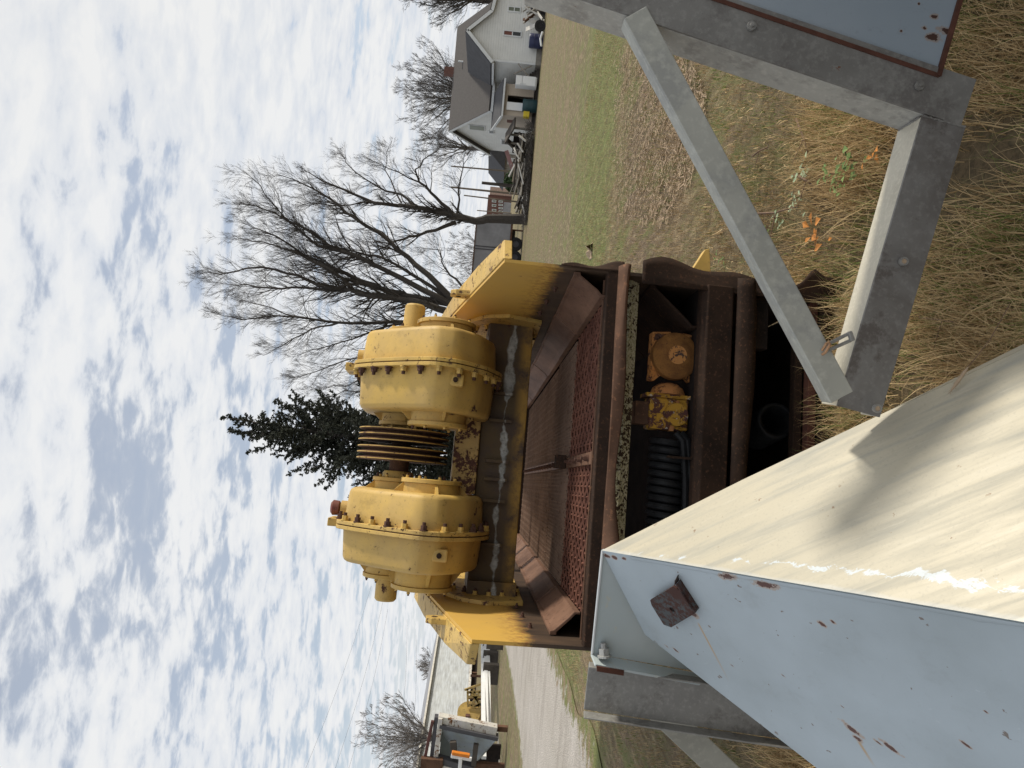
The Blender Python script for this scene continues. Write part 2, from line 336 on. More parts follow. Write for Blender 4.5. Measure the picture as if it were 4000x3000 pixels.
class MB:
    def __init__(s): s.v = []; s.f = []
    def add(s, vs, fs):
        k = len(s.v); s.v += [tuple(float(c) for c in p) for p in vs]; s.f += [tuple(i+k for i in f) for f in fs]; return s
    def box(s, a, b):
        x0, y0, z0 = a; x1, y1, z1 = b
        return s.add([(x0,y0,z0),(x1,y0,z0),(x1,y1,z0),(x0,y1,z0),(x0,y0,z1),(x1,y0,z1),(x1,y1,z1),(x0,y1,z1)],
                     [(0,3,2,1),(4,5,6,7),(0,1,5,4),(1,2,6,5),(2,3,7,6),(3,0,4,7)])
    def hexa(s, p):   # 8 points: bottom ring, top ring
        return s.add(p, [(0,3,2,1),(4,5,6,7),(0,1,5,4),(1,2,6,5),(2,3,7,6),(3,0,4,7)])
    def beam(s, p0, p1, w, h, up=(0, 0, 1)):
        p0, p1 = Vector(p0), Vector(p1); d = (p1-p0).normalized(); u = Vector(up); sd_ = d.cross(u)
        if sd_.length < 1e-4: sd_ = d.cross(Vector((1, 0, 0)))
        sd_.normalize(); u = sd_.cross(d)
        q = [(-1,-1),(1,-1),(1,1),(-1,1)]
        return s.hexa([p0+sd_*a*w/2+u*b*h/2 for a, b in q]+[p1+sd_*a*w/2+u*b*h/2 for a, b in q])
    def prism(s, poly, off):     # planar polygon list of 3d points, offset vector
        n = len(poly); off = np.array(off, float); a = [np.array(p, float) for p in poly]; b = [p+off for p in a]
        return s.add(a+b, [tuple(range(n))[::-1], tuple(range(n, 2*n))]+[(i, (i+1) % n, n+(i+1) % n, n+i) for i in range(n)])
    def cyl(s, p0, p1, r0, r1=None, n=20, cap=True):
        r1 = r0 if r1 is None else r1
        return s.lathe(p0, p1, [(0, r0), (1, r1)], n, cap)
    def lathe(s, p0, p1, prof, n=24, cap=True):
        p0, p1 = Vector(p0), Vector(p1); ax = p1-p0; d = ax.normalized(); t = Vector((0, 0, 1)) if abs(d.z) < .9 else Vector((1, 0, 0))
        a = d.cross(t).normalized(); b = d.cross(a); vs = []; fs = []
        for (t_, r) in prof:
            c = p0+ax*t_
            for i in range(n):
                w = 2*math.pi*i/n; vs.append(c+a*(r*math.cos(w))+b*(r*math.sin(w)))
        for k in range(len(prof)-1):
            for i in range(n):
                j = (i+1) % n; fs.append((k*n+i, (k+1)*n+i, (k+1)*n+j, k*n+j))
        if cap: fs.append(tuple(range(n))); fs.append(tuple(range((len(prof)-1)*n, len(prof)*n))[::-1])
        return s.add(vs, fs)
    def tube(s, pts, rad, n=5, cap=False):
        pts = [Vector(p) for p in pts]; m_ = len(pts)
        if isinstance(rad, (int, float)): rad = [rad]*m_
        d = (pts[1]-pts[0]).normalized(); t = Vector((.3, .9, .2)).normalized()
        if abs(d.dot(t)) > .9: t = Vector((1, 0, 0))
        a = d.cross(t).normalized(); vs = []; fs = []
        for i, p in enumerate(pts):
            d = (pts[min(i+1, m_-1)]-pts[max(i-1, 0)]).normalized(); a = (a-d*a.dot(d)).normalized(); b = d.cross(a)
            for k in range(n):
                w = 2*math.pi*k/n; vs.append(p+a*(rad[i]*math.cos(w))+b*(rad[i]*math.sin(w)))
        for i in range(m_-1):
            for k in range(n):
                j = (k+1) % n; fs.append((i*n+k, i*n+j, (i+1)*n+j, (i+1)*n+k))
        if cap: fs.append(tuple(range(n))[::-1]); fs.append(tuple(range((m_-1)*n, m_*n)))
        return s.add(vs, fs)
    def grid(s, fn, nu, nv):
        vs = [fn(i/(nu-1), j/(nv-1)) for i in range(nu) for j in range(nv)]
        return s.add(vs, [(i*nv+j, (i+1)*nv+j, (i+1)*nv+j+1, i*nv+j+1) for i in range(nu-1) for j in range(nv-1)])
    def build(s, name, mat, parent=None, smooth=False, bevel=0, origin=None, solid=0, local=False, kind=None, label=None):
        me = bpy.data.meshes.new(name); vs = np.array(s.v, float).reshape(-1, 3)
        o = bpy.data.objects.new(name, me)
        if parent is not None and not local:
            root = parent; off = np.zeros(3)
            while root is not None: off = off+np.array(root.get('_o', (0, 0, 0))); root = root.parent
            vs = vs-off
        if origin is not None and parent is None: vs = vs-np.array(origin, float); o.location = tuple(float(q) for q in origin)
        me.from_pydata([tuple(p) for p in vs], [], s.f); me.materials.append(MM[mat] if isinstance(mat, str) else mat); me.update()
        import bmesh
        if len(s.f) < 60000:
            bm = bmesh.new(); bm.from_mesh(me); bmesh.ops.recalc_face_normals(bm, faces=bm.faces); bm.to_mesh(me); bm.free()
        if smooth:
            for p in me.polygons: p.use_smooth = True
            try: me.set_sharp_from_angle(angle=R(40))
            except Exception: pass
        link(o, parent)
        if solid: md = o.modifiers.new('solid', 'SOLIDIFY'); md.thickness = solid
        if bevel: md = o.modifiers.new('bevel', 'BEVEL'); md.width = bevel; md.segments = 2; md.limit_method = 'ANGLE'; md.angle_limit = R(40)
        if kind: o['kind'] = kind
        if label: o['label'] = label
        return o

def put_copy(src, parent, mat4):
    o = src.copy(); col.objects.link(o); o.parent = parent; o.matrix_local = mat4; return o
def frame_mat(loc, z, scale=1.0, spin=0.0):
    z = Vector(z).normalized(); q = z.to_track_quat('Z', 'Y'); return Matrix.Translation(Vector(loc)) @ q.to_matrix().to_4x4() @ Matrix.Rotation(spin, 4, 'Z') @ Matrix.Diagonal((scale, scale, scale, 1))

# ================================================================== SETTING
def ground_h(x, y):
    return 0.02*mnoise.noise(Vector((x*.35, y*.35, 1)))
g = MB(); xs = [-1500, -400, -120, -60]+[-40+i*1.0 for i in range(91)]+[60, 120, 400, 1500]; ys = [-60, -10, -3]+[0+i*.5 for i in range(40)]+[20+i*2 for i in range(25)]+[72, 90, 120, 200, 400, 1500]
vs = []; 
for x in xs:
    for y in ys:
        near = 1 if (abs(x) < 40 and -3 < y < 60) else 0
        vs.append((x, y, ground_h(x, y)*near))
ny = len(ys); g.add(vs, [(i*ny+j, (i+1)*ny+j, (i+1)*ny+j+1, i*ny+j+1) for i in range(len(xs)-1) for j in range(ny-1)])
gr_ = g.build('ground', 'grass_ground', smooth=True); gr_['kind'] = 'structure'

# gravel road on the left, running away past the machine
def road():
    e0 = [at(x, y, 2, 0) for x, y in ((2360, 3000), (2262, 2760), (2195, 2600), (2150, 2500), (2060, 2330))]
    e1 = [at(x, y, 2, 0) for x, y in ((2032, 3000), (2010, 2760), (1985, 2600), (1966, 2500), (1945, 2330))]
    # extend towards and past the camera
    a0 = e0[0]+(e0[0]-e0[1])*1.6; a1 = e1[0]+(e1[0]-e1[1])*1.2
    e0 = [a0]+e0; e1 = [a1]+e1; b = MB(); n = 260; k = 20; L0 = len(e0)-1
    def f(u, v):
        t = u*L0; i = min(int(t), L0-1); q = t-i; p = e0[i]*(1-q)+e0[i+1]*q; r_ = e1[i]*(1-q)+e1[i+1]*q
        j = (.5*mnoise.noise(Vector((p[0]*.6, p[1]*.6, 3))))*(abs(v-.5)*2)**4
        p = p*(1-v)+r_*v; return (p[0]+j, p[1]+j*.3, ground_h(p[0], p[1])+.012+.02*(1-abs(v-.5)*2))
    b.grid(f, n, k); o = b.build('gravel_road', 'gravel_road', smooth=True); o['kind'] = 'structure'
    a = o.data.attributes.new('e', 'FLOAT', 'POINT'); a.data.foreach_set('value', [abs(j_/(k-1)-.5)*2 for i_ in range(n) for j_ in range(k)])
road()
# chaff patch in the lawn (scattered straw mulch)
c0 = at(2560, 600, 2, 0)
# ================================================================== VIBRATING SCREEN
A0 = CAM+ray(2290, 2530)*3.1
yw, pt = R(8), R(3)
mr = np.array([math.cos(yw), math.sin(yw), 0]); ma = np.array([-math.sin(yw)*math.cos(pt), math.cos(yw)*math.cos(pt), math.sin(pt)]); mz = np.cross(mr, ma)
MMAT = Matrix(((mr[0], ma[0], mz[0], A0[0]), (mr[1], ma[1], mz[1], A0[1]), (mr[2], ma[2], mz[2], A0[2]), (0, 0, 0, 1)))
scr = empty('vibrating_screen', A0, 'big rusty yellow vibrating screen with two gearboxes over its wire mesh deck', 'machine', mat=MMAT)
X1 = 1.70; LEN = 4.5
def mb(name, b, mat, parent=scr, deck=False, **k):
    if deck: b.v = [(x, y, z-.052*y) for x, y, z in b.v]      # the deck itself lies level, the box round it is pitched
    return b.build(name, mat, parent, local=True, **k)
top = [(0.02, .50), (.57, .60), (1.24, .72), (1.87, .80), (2.5, .80), (5.3, .45)]
def wall(x, sgn):
    b = MB(); poly = [(x, y, z) for y, z in top]+[(x, 5.3, -1.40), (x, .0, -1.05)]; b.prism(poly, (sgn*.016, 0, 0))
    return mb('side_wall', b, 'wall_yellow_stained')
wr_ = wall(X1, 1); wl_ = wall(0, -1)
# thick sloping top flanges, front end cut square
for x, sg in ((X1+.018, 1), (-.018, -1)):
    b = MB()
    for (y0, z0), (y1, z1) in zip(top[:-1], top[1:]):
        w = .125; ya = y0+.0 if y0 > .1 else y0+(.10 if sg > 0 else .16)
        b.hexa([(x, y0, z0-.035), (x+sg*w, ya, z0-.035), (x+sg*w, y1, z1-.035), (x, y1, z1-.035), (x, y0, z0+.006), (x+sg*w, ya, z0+.006), (x+sg*w, y1, z1+.006), (x, y1, z1+.006)])
    mb('top_flange', b, 'yellow_edge', bevel=.004)
# lifting lugs
for x, y, z in ((X1+.03, .80, .645), (-.045, .62, .61)):
    b = MB(); pr = [(x-.012, y-.05, z-.02), (x-.012, y+.05, z), (x-.012, y+.05, z+.07), (x-.012, y+.03, z+.10), (x-.012, y-.02, z+.10), (x-.012, y-.045, z+.07)]
    b.prism(pr, (.03, 0, 0)); lg = mb('lifting_lug', b, 'yellow_edge', bevel=.004)
    b = MB(); b.cyl((x-.0125, y+.005, z+.055), (x+.0185, y+.005, z+.055), .016, n=14); mb('lug_hole', b, 'rust_dark', lg)
# bolt prototype (local z = axis)
def bolt_mesh(name, mat):
    b = MB(); b.cyl((0, 0, 0), (0, 0, .006), .021, n=14); b.cyl((0, 0, .006), (0, 0, .026), .0165, n=6); k_ = len(b.f); b.cyl((0, 0, .026), (0, 0, .042), .0095, n=8)
    o = b.build(name, mat); me = o.data; me.materials.append(MM['bolt_rust'])
    for p_ in me.polygons[k_:]: p_.material_index = 1
    me; bpy.data.objects.remove(o); return me
BY, BR, BS = bolt_mesh('bolt', 'yellow_edge'), bolt_mesh('bolt', 'bolt_rust'), bolt_mesh('bolt', 'bolt_steel')
BS.materials[1] = MM['bolt_steel']
def bolt(parent, loc, z, me=None, scale=1.0, spin=None):
    o = bpy.data.objects.new('bolt', me or (BY if rng.random() < .65 else BR)); link(o, parent)
    o.matrix_local = frame_mat(loc, z, scale, rng.random() if spin is None else spin); return o
# gearbox mounting brackets on the walls
for x, sg in ((X1, -1), (0, 1)):
    b = MB(); yo = 0 if sg < 0 else -.14
    poly = [(x, 1.30+yo, .63), (x, 1.10+yo, .52), (x, 1.02+yo, .38), (x, 1.10+yo, .17), (x, 2.05, .12), (x, 2.05, .70)]
    b.prism(poly, (sg*.024, 0, 0)); o = mb('mounting_bracket', b, 'yellow_edge', bevel=.003)
    for y, z in ((1.14, .44), (1.13, .36), (1.15, .28), (1.2, .20), (1.22, .50), (1.3, .56), (1.35, .14+.03)): bolt(o, (x+sg*.024, y+yo+.10, z), (sg, 0, 0), scale=.8)
    b = MB(); b.box((x+sg*.02 if sg > 0 else x-.10, 1.25+yo, .20), (x+.10 if sg > 0 else x-.02, 1.29+yo, .49)); mb('gusset', b, 'beam_greased')
# bolt heads along the lower side walls
for x, sg in ((X1, -1), (0, 1)):
    for k in range(14):
        bolt(wr_ if sg < 0 else wl_, (x, .35+k*.27, .205+.01*rng.random()), (sg, 0, 0), BR, .6)
# cross beam
b = MB(); b.box((.0, 1.22, .205), (X1, 1.62, .485)); beam_o = mb('cross_beam', b, 'beam_greased', bevel=.006)
for x in (.56, .69, .80, 1.05, 1.22, .30):
    b = MB(); b.box((x, 1.175, .30), (x+.018, 1.215, .44)); mb('rib', b, 'beam_greased', beam_o)
b = MB(); b.box((.60, 1.18, .487), (1.07, 1.56, .64)); mb('drive_base', b, 'yellow_rusty', bevel=.008)
b = MB(); b.box((.12, 1.10, .40), (1.60, 1.60, .455)); 
# cross tubes further back
for y, z in ((2.6, .45), (3.6, .40)):
    b = MB(); b.cyl((0, y, z), (X1, y, z), .07, n=16); mb('cross_tube', b, 'rust_brown', smooth=True)

# gearbox housings
PROF = [(1.02, 1.235), (1.42, 1.235), (1.60, 1.10), (1.72, .80), (1.62, .55), (1.40, .43), (1.02, .43), (.80, .53), (.66, .68), (.65, .80), (.78, .98), (.90, 1.12)]
def rounded(poly, inset=0.0, n=2):
    c = np.mean(np.array(poly), 0); P = []
    for p in poly:
        p = np.array(p); d = p-c; P.append(p-d/np.linalg.norm(d)*inset)
    for _ in range(n):      # Chaikin
        Q = []
        for i in range(len(P)):
            a, b_ = P[i], P[(i+1) % len(P)]; Q += [a*.86+b_*.14, a*.14+b_*.86]
        P = Q
    return P
def loft(b, stations):   # (x, inset)
    rings = [[(x, p[0], p[1]) for p in rounded(PROF, ins)] for x, ins in stations]; n = len(rings[0]); vs = [q for r_ in rings for q in r_]
    fs = [(k*n+i, k*n+(i+1) % n, (k+1)*n+(i+1) % n, (k+1)*n+i) for k in range(len(rings)-1) for i in range(n)]
    fs += [tuple(range(n))[::-1], tuple(range((len(rings)-1)*n, len(rings)*n))]; b.add(vs, fs)
def gearbox(x0, x1, xf, outer, bolt_side, lab):
    b = MB(); loft(b, [(x0, .052), (x0+.004, .036), (x0+.013, .022), (x0+.03, .014), (xf-.024, 0), (xf-.0239, -.0), (xf+.024, 0), (x1-.03, .014), (x1-.013, .022), (x1-.004, .036), (x1, .052)])
    gb = mb('gearbox', b, 'yellow_paint', smooth=True); gb['label'] = lab
    for xa, xb in ((xf-.024, xf-.003), (xf+.003, xf+.024)):
        b = MB(); loft(b, [(xa, -.045), (xb, -.045)]); fl = mb('flange', b, 'yellow_edge', gb, bevel=.003)
    b = MB(); loft(b, [(xf-.003, -.036), (xf+.003, -.036)]); mb('gasket', b, 'rust_brown', gb)
    # lug at the very top of the flange
    b = MB(); b.box((xf-.024, 1.12, 1.26), (xf+.024, 1.32, 1.335)); mb('lug', b, 'yellow_edge', gb, bevel=.005)
    ring = rounded(PROF, -.024, 1); pts = []
    P = [np.array(p) for p in ring]; tot = sum(np.linalg.norm(P[i]-P[(i+1) % len(P)]) for i in range(len(P))); step = tot/27; acc = 0
    for i in range(len(P)):
        a, q = P[i], P[(i+1) % len(P)]; l = np.linalg.norm(q-a)
        while acc < l: pts.append(a+(q-a)*acc/l); acc += step
        acc -= l
    xb = xf+bolt_side*.024
    for p in pts:
        if p[0] < 1.45: bolt(gb, (xb, p[0], p[1]), (bolt_side, 0, 0), scale=1.08)
    # hubs on both faces
    for face, sg in ((x0, -1), (x1, 1)):
        for (hy, hz, hr, ln) in ((1.28, .965, .150, .045 if sg*outer < 0 or outer > 0 else .075), (.98, .75, .175, .052 if sg*outer < 0 or outer > 0 else .085)):
            b = MB(); xe = face+sg*ln; xi = face-sg*.05
            b.lathe((xi, hy, hz), (xe, hy, hz), [(0, hr*.94), (.9, hr*.92), (1, hr*.92)], 40)
            b.lathe((xe+sg*.002, hy, hz), (xe+sg*.026, hy, hz), [(0, hr*1.0), (.85, hr*1.0), (1, hr*.96)], 40)
            hub = mb('bearing_hub', b, 'yellow_paint', gb, smooth=True)
            for k in range(8):
                w = k*math.pi/4+.3; 
                bolt(gb, (xe+sg*.026, hy+hr*.84*math.cos(w), hz+hr*.84*math.sin(w)), (sg, 0, 0), scale=.55)
            for w in (R(100), R(-82), R(190)):
                b = MB(); cy, cz = hy+hr*.93*math.cos(w), hz+hr*.93*math.sin(w); dy, dz = math.cos(w), math.sin(w); ty, tz = -dz*.008, dy*.008
                ro = .085
                b.add([(face-sg*.03, cy-dy*.02+ty, cz-dz*.02+tz), (face-sg*.03, cy+dy*ro+ty, cz+dz*ro+tz), (xe, cy+ty, cz+tz), (xe, cy-dy*.02+ty, cz-dz*.02+tz),
                       (face-sg*.03, cy-dy*.02-ty, cz-dz*.02-tz), (face-sg*.03, cy+dy*ro-ty, cz+dz*ro-tz), (xe, cy-ty, cz-tz), (xe, cy-dy*.02-ty, cz-dz*.02-tz)],
                      [(0, 1, 2, 3), (7, 6, 5, 4), (0, 4, 5, 1), (1, 5, 6, 2), (2, 6, 7, 3), (3, 7, 4, 0)])
                mb('rib', b, 'yellow_paint', gb)
    # end cap on the outer face of the top shaft
    face = x1 if outer > 0 else x0; xa = face+outer*.06; b = MB()
    b.lathe((xa, 1.28, .965), (xa+outer*.18, 1.28, .965), [(0, .070), (.12, .067), (.93, .065), (1, .054)], 28); mb('end_cap', b, 'yellow_paint', gb, smooth=True)
    # inner collar
    face = x0 if outer > 0 else x1; xa = face-outer*.06; b = MB(); b.lathe((xa, 1.28, .965), (xa-outer*.05, 1.28, .965), [(0, .095), (.7, .095), (1, .085)], 28); mb('collar', b, 'yellow_edge', gb, smooth=True)
    # drain boss facing the camera
    xd = xf-bolt_side*.0+(.085 if bolt_side < 0 and False else 0); return gb
g1 = gearbox(1.045, 1.515, 1.300, 1, -1, 'right yellow gearbox, without a red breather')
g2 = gearbox(.165, .590, .375, -1, 1, 'left yellow gearbox with a red breather cap on top')
for gb, x in ((g1, 1.215), (g2, .275)):
    b = MB(); b.box((x-.035, .665, .625), (x+.035, .75, .715)); b2 = mb('drain_boss', b, 'yellow_paint', gb, bevel=.012)
    b = MB(); b.cyl((x, .664, .672), (x, .645, .672), .014, n=10); mb('drain_plug', b, 'rust_dark', gb)
    b = MB(); b.cyl((x+.16 if x > .5 else x+.18, 1.2, 1.20), (x+.16 if x > .5 else x+.18, 1.2, 1.275), .045, n=20); mb('filler_neck', b, 'yellow_paint', gb, smooth=True)
b = MB(); b.lathe((.455, 1.2, 1.275), (.455, 1.2, 1.335), [(0, .022), (.2, .042), (.8, .045), (1, .030)], 20); mb('breather_cap', b, 'red_plug', g2, smooth=True)
# drive shaft with two grooved sheaves
b = MB(); b.cyl((.55, 1.28, .965), (1.07, 1.28, .965), .060, n=24); mb('drive_shaft', b, 'rust_brown', smooth=True)
for xs_ in ((.948, .913, .878), (.838, .802, .766)):
    x_hi, x_lo = xs_[0], xs_[2]; prof = []
    for i, x in enumerate(xs_):
        t = (x_hi-x)/(x_hi-x_lo)*.86+.07
        prof += [(max(0, t-.07), .272 if i == 0 else .275), (min(1, t+.07), .275)]
        if i < 2: prof += [(t+.07+.12, .232), (t+.43-.07-.12, .232)]
    b = MB(); b.lathe((x_hi+.005, 1.28, .95), (x_lo-.005, 1.28, .95), prof, 64); o = mb('pulley', b, 'rust_brown', smooth=False)
    for i, x in enumerate(xs_):
        b = MB(); n = 64; b.lathe((x+.004, 1.28, .95), (x-.004, 1.28, .95), [(0, .268), (.2, .2775), (.8, .2775), (1, .268)], n); mb('rim', b, 'yellow_edge', o, smooth=True)
b = MB(); b.lathe((.858, 1.28, .95), (.846, 1.28, .95), [(0, .10), (1, .10)], 24); mb('spacer', b, 'rust_dark', smooth=True)

# ---- upper deck
def liner(x_wall, x_in, z_hi, z_lo, y0, y1, mat='rust_liner', n=4):
    for k in range(n):
        a = y0+(y1-y0)*k/n; c = y0+(y1-y0)*(k+1)/n-.006; b = MB(); dz = .004*(k % 2); sg = 1 if x_in > x_wall else -1
        pts = [(x_wall+sg*.004, z_hi+.018+dz), (x_wall+sg*.022, z_hi+.018+dz), (x_wall+sg*.026, z_hi+dz), (x_in-sg*.028, z_lo+.055+dz), (x_in, z_lo+.03+dz), (x_in, z_lo), (x_in-sg*.012, z_lo), (x_in-sg*.012, z_lo+.022), (x_in-sg*.034, z_lo+.042), (x_wall+sg*.018, z_hi-.014), (x_wall+sg*.004, z_hi-.014)]
        b.prism([(x, a, z) for x, z in pts], (0, c-a, 0)); mb('deck_liner', b, mat, bevel=.003, deck=True)
liner(X1, 1.585, .150, .006, .03, 5.2, n=6); liner(0, .115, .125, .004, .20, 5.2, n=6)
# coarse woven wire at the front: crimped both ways
def woven(name, x0, x1, y0, y1, px_, py_, r, amp, mat, z0=0.0, sides=4, doubles=False):
    b = MB(); nx = int((x1-x0)/px_); ny_ = int((y1-y0)/py_)
    for i in range(nx+1):
        x = x0+i*px_; pts = []
        for j in range(ny_+1):
            s_ = 1 if (i+j) % 2 else -1; pts.append((x+(px_*.10*s_ if doubles else 0), y0+j*py_, z0+amp*s_))
            if doubles and j < ny_: pts.append((x-(px_*.16*s_), y0+(j+.5)*py_, z0))
        b.tube(pts, r, sides)
    for j in range(ny_+1):
        y = y0+j*py_; pts = []
        for i in range(nx+1):
            s_ = -1 if (i+j) % 2 else 1; pts.append((x0+i*px_, y, z0+amp*s_))
        b.tube(pts, r, sides)
    o = mb(name, b, mat, smooth=True, deck=True); o['kind'] = 'stuff'; return o
woven('coarse_wire_mesh', .12, 1.58, .06, 1.02, .052, .062, .0062, .0055, 'rust_mesh', doubles=True)
woven('fine_wire_mesh', .12, 1.58, 1.06, 2.0, .026, .026, .0048, .0035, 'rust_mesh_fine', 0, 3)
woven('fine_wire_mesh', .12, 1.58, 2.03, 5.2, .03, .03, .0062, .0035, 'rust_mesh_fine', 0, 3)
for y in (1.04, 2.015, 3.1, 4.2):
    b = MB(); b.box((.12, y-.012, -.012), (1.58, y+.012, -.004)); mb('seam_bar', b, 'rust_mesh', deck=True)
# supports below the cloth
for k in range(11):
    b = MB(); y = .12+k*.5; b.box((.0, y, -.10), (X1, y+.03, -.018)); mb('support_bar', b, 'interior_black', deck=True)
for x in (.30, .58, 1.14, 1.42):
    b = MB(); b.box((x, .07, -.05), (x+.012, 5.2, -.016)); mb('support_rail', b, 'rust_dark', deck=True)
# clamping strip down the middle
cb_ = MB(); cb_.box((.80, .09, .008), (.86, 5.0, .020)); clamp = mb('clamp_strip', cb_, 'rust_liner', bevel=.002, deck=True)
for k in range(21):
    bolt(clamp, (.83, .17+k*.22, .020-.052*(.17+k*.22)), (0, 0, 1), BR, .9 if k != 6 else 1.0)
b = MB(); b.box((.795, 1.02, .022), (.875, 1.10, .085)); mb('clamp_block', b, 'rust_dark', clamp, bevel=.004, deck=True)
# front lip channel and battered apron
b = MB(); b.box((.0, .0, -.052), (X1, .055, .012)); mb('front_lip', b, 'rust_dark', bevel=.005)
b = MB(); b.box((.02, .057, -.02), (X1-.02, .07, .018)); mb('lip_edge', b, 'rust_brown', bevel=.003)
def apron(u, v):
    x = -.02+u*1.75; lo = -.085-.028*math.exp(-((x-.35)/.28)**2)-.012*math.sin(x*7)
    hi = -.040
    z = hi+(lo-hi)*v; y = -.012-.05*math.sin(v*math.pi*.7)*(.5+.5*math.sin(x*4+1))
    return (x, y, z)
b = MB(); b.grid(apron, 60, 8); mb('bent_apron', b, 'rust_brown', smooth=True, solid=.006)
# curled rusted corner at the right
def curl(u, v):
    z = .235-u*.31; ox = .005+.055*u**1.3; return (X1+.01+ox*v+.01*math.sin(u*9)*v, -.004+.05*v*u, z)
b = MB(); b.grid(curl, 20, 6); mb('curled_edge', b, 'rust_dark', smooth=True, solid=.006)
# lichen-covered beam (L shape: two faces)
b = MB(); b.prism([(0, .10, -.085), (0, .085, -.125), (0, .115, -.172), (0, .135, -.172), (0, .108, -.125), (0, .12, -.085)], (X1+.0, 0, 0)); mb('lower_beam', b, 'lichen_beam')
b = MB(); b.box((0, .135, -.165), (X1, .20, -.09)); mb('beam_core', b, 'rust_dark')
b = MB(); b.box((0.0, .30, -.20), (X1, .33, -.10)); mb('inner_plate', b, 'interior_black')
b = MB(); b.box((0, 5.2, -1.3), (X1, 5.23, -.02)); mb('end_sheet', b, 'rust_dark')
# ---- lower deck
liner(X1, 1.50, -.235, -.46, .10, 3.8, 'rust_dark', 4)
b = MB(); b.prism([(0.01, .02, -.455), (0.01, -.02, -.47), (0.01, -.02, -.595), (0.01, .03, -.61), (0.01, .08, -.60), (0.01, .08, -.455)], (X1-.02, 0, 0)); mb('lower_lip', b, 'rust_brown_dark' if 'rust_brown_dark' in MM else 'rust_dark', bevel=.006)
def apron2(u, v):
    x = .0+u*1.735; z = -.612-.085*v-.012*math.sin(x*6)*v-(.01 if x > 1.5 else 0)*v; return (x, -.018-.02*math.sin(v*2.5), z)
b = MB(); b.grid(apron2, 40, 5); mb('lower_apron', b, 'rust_dark', smooth=True, solid=.006)
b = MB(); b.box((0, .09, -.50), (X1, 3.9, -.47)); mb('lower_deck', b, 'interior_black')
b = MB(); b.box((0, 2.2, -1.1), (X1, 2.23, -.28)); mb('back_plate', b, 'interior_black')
# front edge strip of the right wall, wavy, bent outward
def edge_strip(u, v):
    z = -.15-u*1.05; ox = .04+.028*math.sin(u*7.0+.4)+.018*math.sin(u*17)+.05*math.exp(-((u-.79)/.035)**2)
    return (X1-.04+(ox+.06)*v, -.01+.03*v*math.sin(u*5), z)
b = MB(); b.grid(edge_strip, 60, 5); mb('bent_edge', b, 'rust_dark', smooth=True, solid=.008)
b = MB(); b.prism([(X1+.02, .30, -.42), (X1+.29, .34, -.575), (X1+.30, .34, -.60), (X1+.02, .30, -.61)], (0, .05, 0)); mb('outer_gusset', b, 'yellow_paint', bevel=.003)
# bearing block (orange, flaking) in the opening
b = MB(); bx, bz, by = 1.355, -.385, .18
sq = lambda pts, y0, y1, B: B.prism([(bx+x, y0, bz+z) for x, z in pts], (0, y1-y0, 0))
sq([(-.07, .115), (.125, .115), (.135, .02), (.095, .02), (.095, -.02), (.135, -.02), (.125, -.125), (-.07, -.125)], by, by+.06, b)
blk = mb('bearing_block', b, 'yellow_old', bevel=.004)
b = MB(); b.lathe((bx+.01, by+.01, bz), (bx+.01, by-.055, bz), [(0, .118), (.6, .115), (.8, .10), (.81, .082), (.95, .070), (1, .05)], 36); mb('bearing_cover', b, 'cover_rust', blk, smooth=True)
b = MB(); b.cyl((bx+.01, by-.0555, bz), (bx+.01, by-.0565, bz), .046, n=24); mb('cover_face', b, 'yellow_flaked', blk)
for x, z in ((.10, .085), (-.04, -.09)): bolt(blk, (bx+x, by-.0, bz+z), (0, -1, 0), BR, .9)
for s_ in (1, -1):
    b = MB(); b.prism([(bx-.06, by+.005, bz+s_*.115), (bx-.118, by+.005, bz+s_*.122), (bx-.118, by+.005, bz+s_*.095), (bx-.06, by+.005, bz+s_*.03)], (0, .04, 0)); mb('foot', b, 'yellow_old', blk)
# drive bracket beside it
b = MB(); cx, cz, cy = 1.085, -.37, .16
b.box((cx-.085, cy, cz-.095), (cx+.07, cy+.10, cz+.10)); brk = mb('drive_bracket', b, 'bracket_paint', bevel=.01)
b = MB(); b.prism([(cx+.07, cy-.005, cz-.10), (cx+.07, cy-.005, cz+.12), (cx+.088, cy-.005, cz+.12), (cx+.088, cy-.005, cz-.10)], (0, .11, 0)); mb('bracket_flange', b, 'bracket_paint', brk)
b = MB(); b.lathe((cx+.088, cy+.05, cz), (cx+.145, cy+.05, cz), [(0, .088), (.6, .075), (1, .045)], 24); mb('bracket_dome', b, 'yellow_old', brk, smooth=True)
b = MB(); b.lathe((cx-.01, cy+.005, cz-.03), (cx-.01, cy-.025, cz-.03), [(0, .062), (1, .055)], 24); mb('bracket_boss', b, 'bracket_paint', brk, smooth=True)
b = MB(); b.prism([(cx-.09, cy-.01, cz+.0), (cx+.06, cy-.01, cz-.03), (cx+.06, cy-.01, cz-.045), (cx-.09, cy-.01, cz-.02)], (0, .03, 0)); mb('bracket_rib', b, 'yellow_old', brk)
b = MB(); b.box((cx-.065, cy+.02, cz+.10), (cx+.045, cy+.10, cz+.165)); mb('bracket_arm', b, 'rust_brown', brk)
for q in (-.055, -.105): 
    b = MB(); b.cyl((cx+.0, cy-.013, cz+q+.04), (cx, cy-.02, cz+q+.04), .010, n=10); mb('hole', b, 'interior_black', brk)
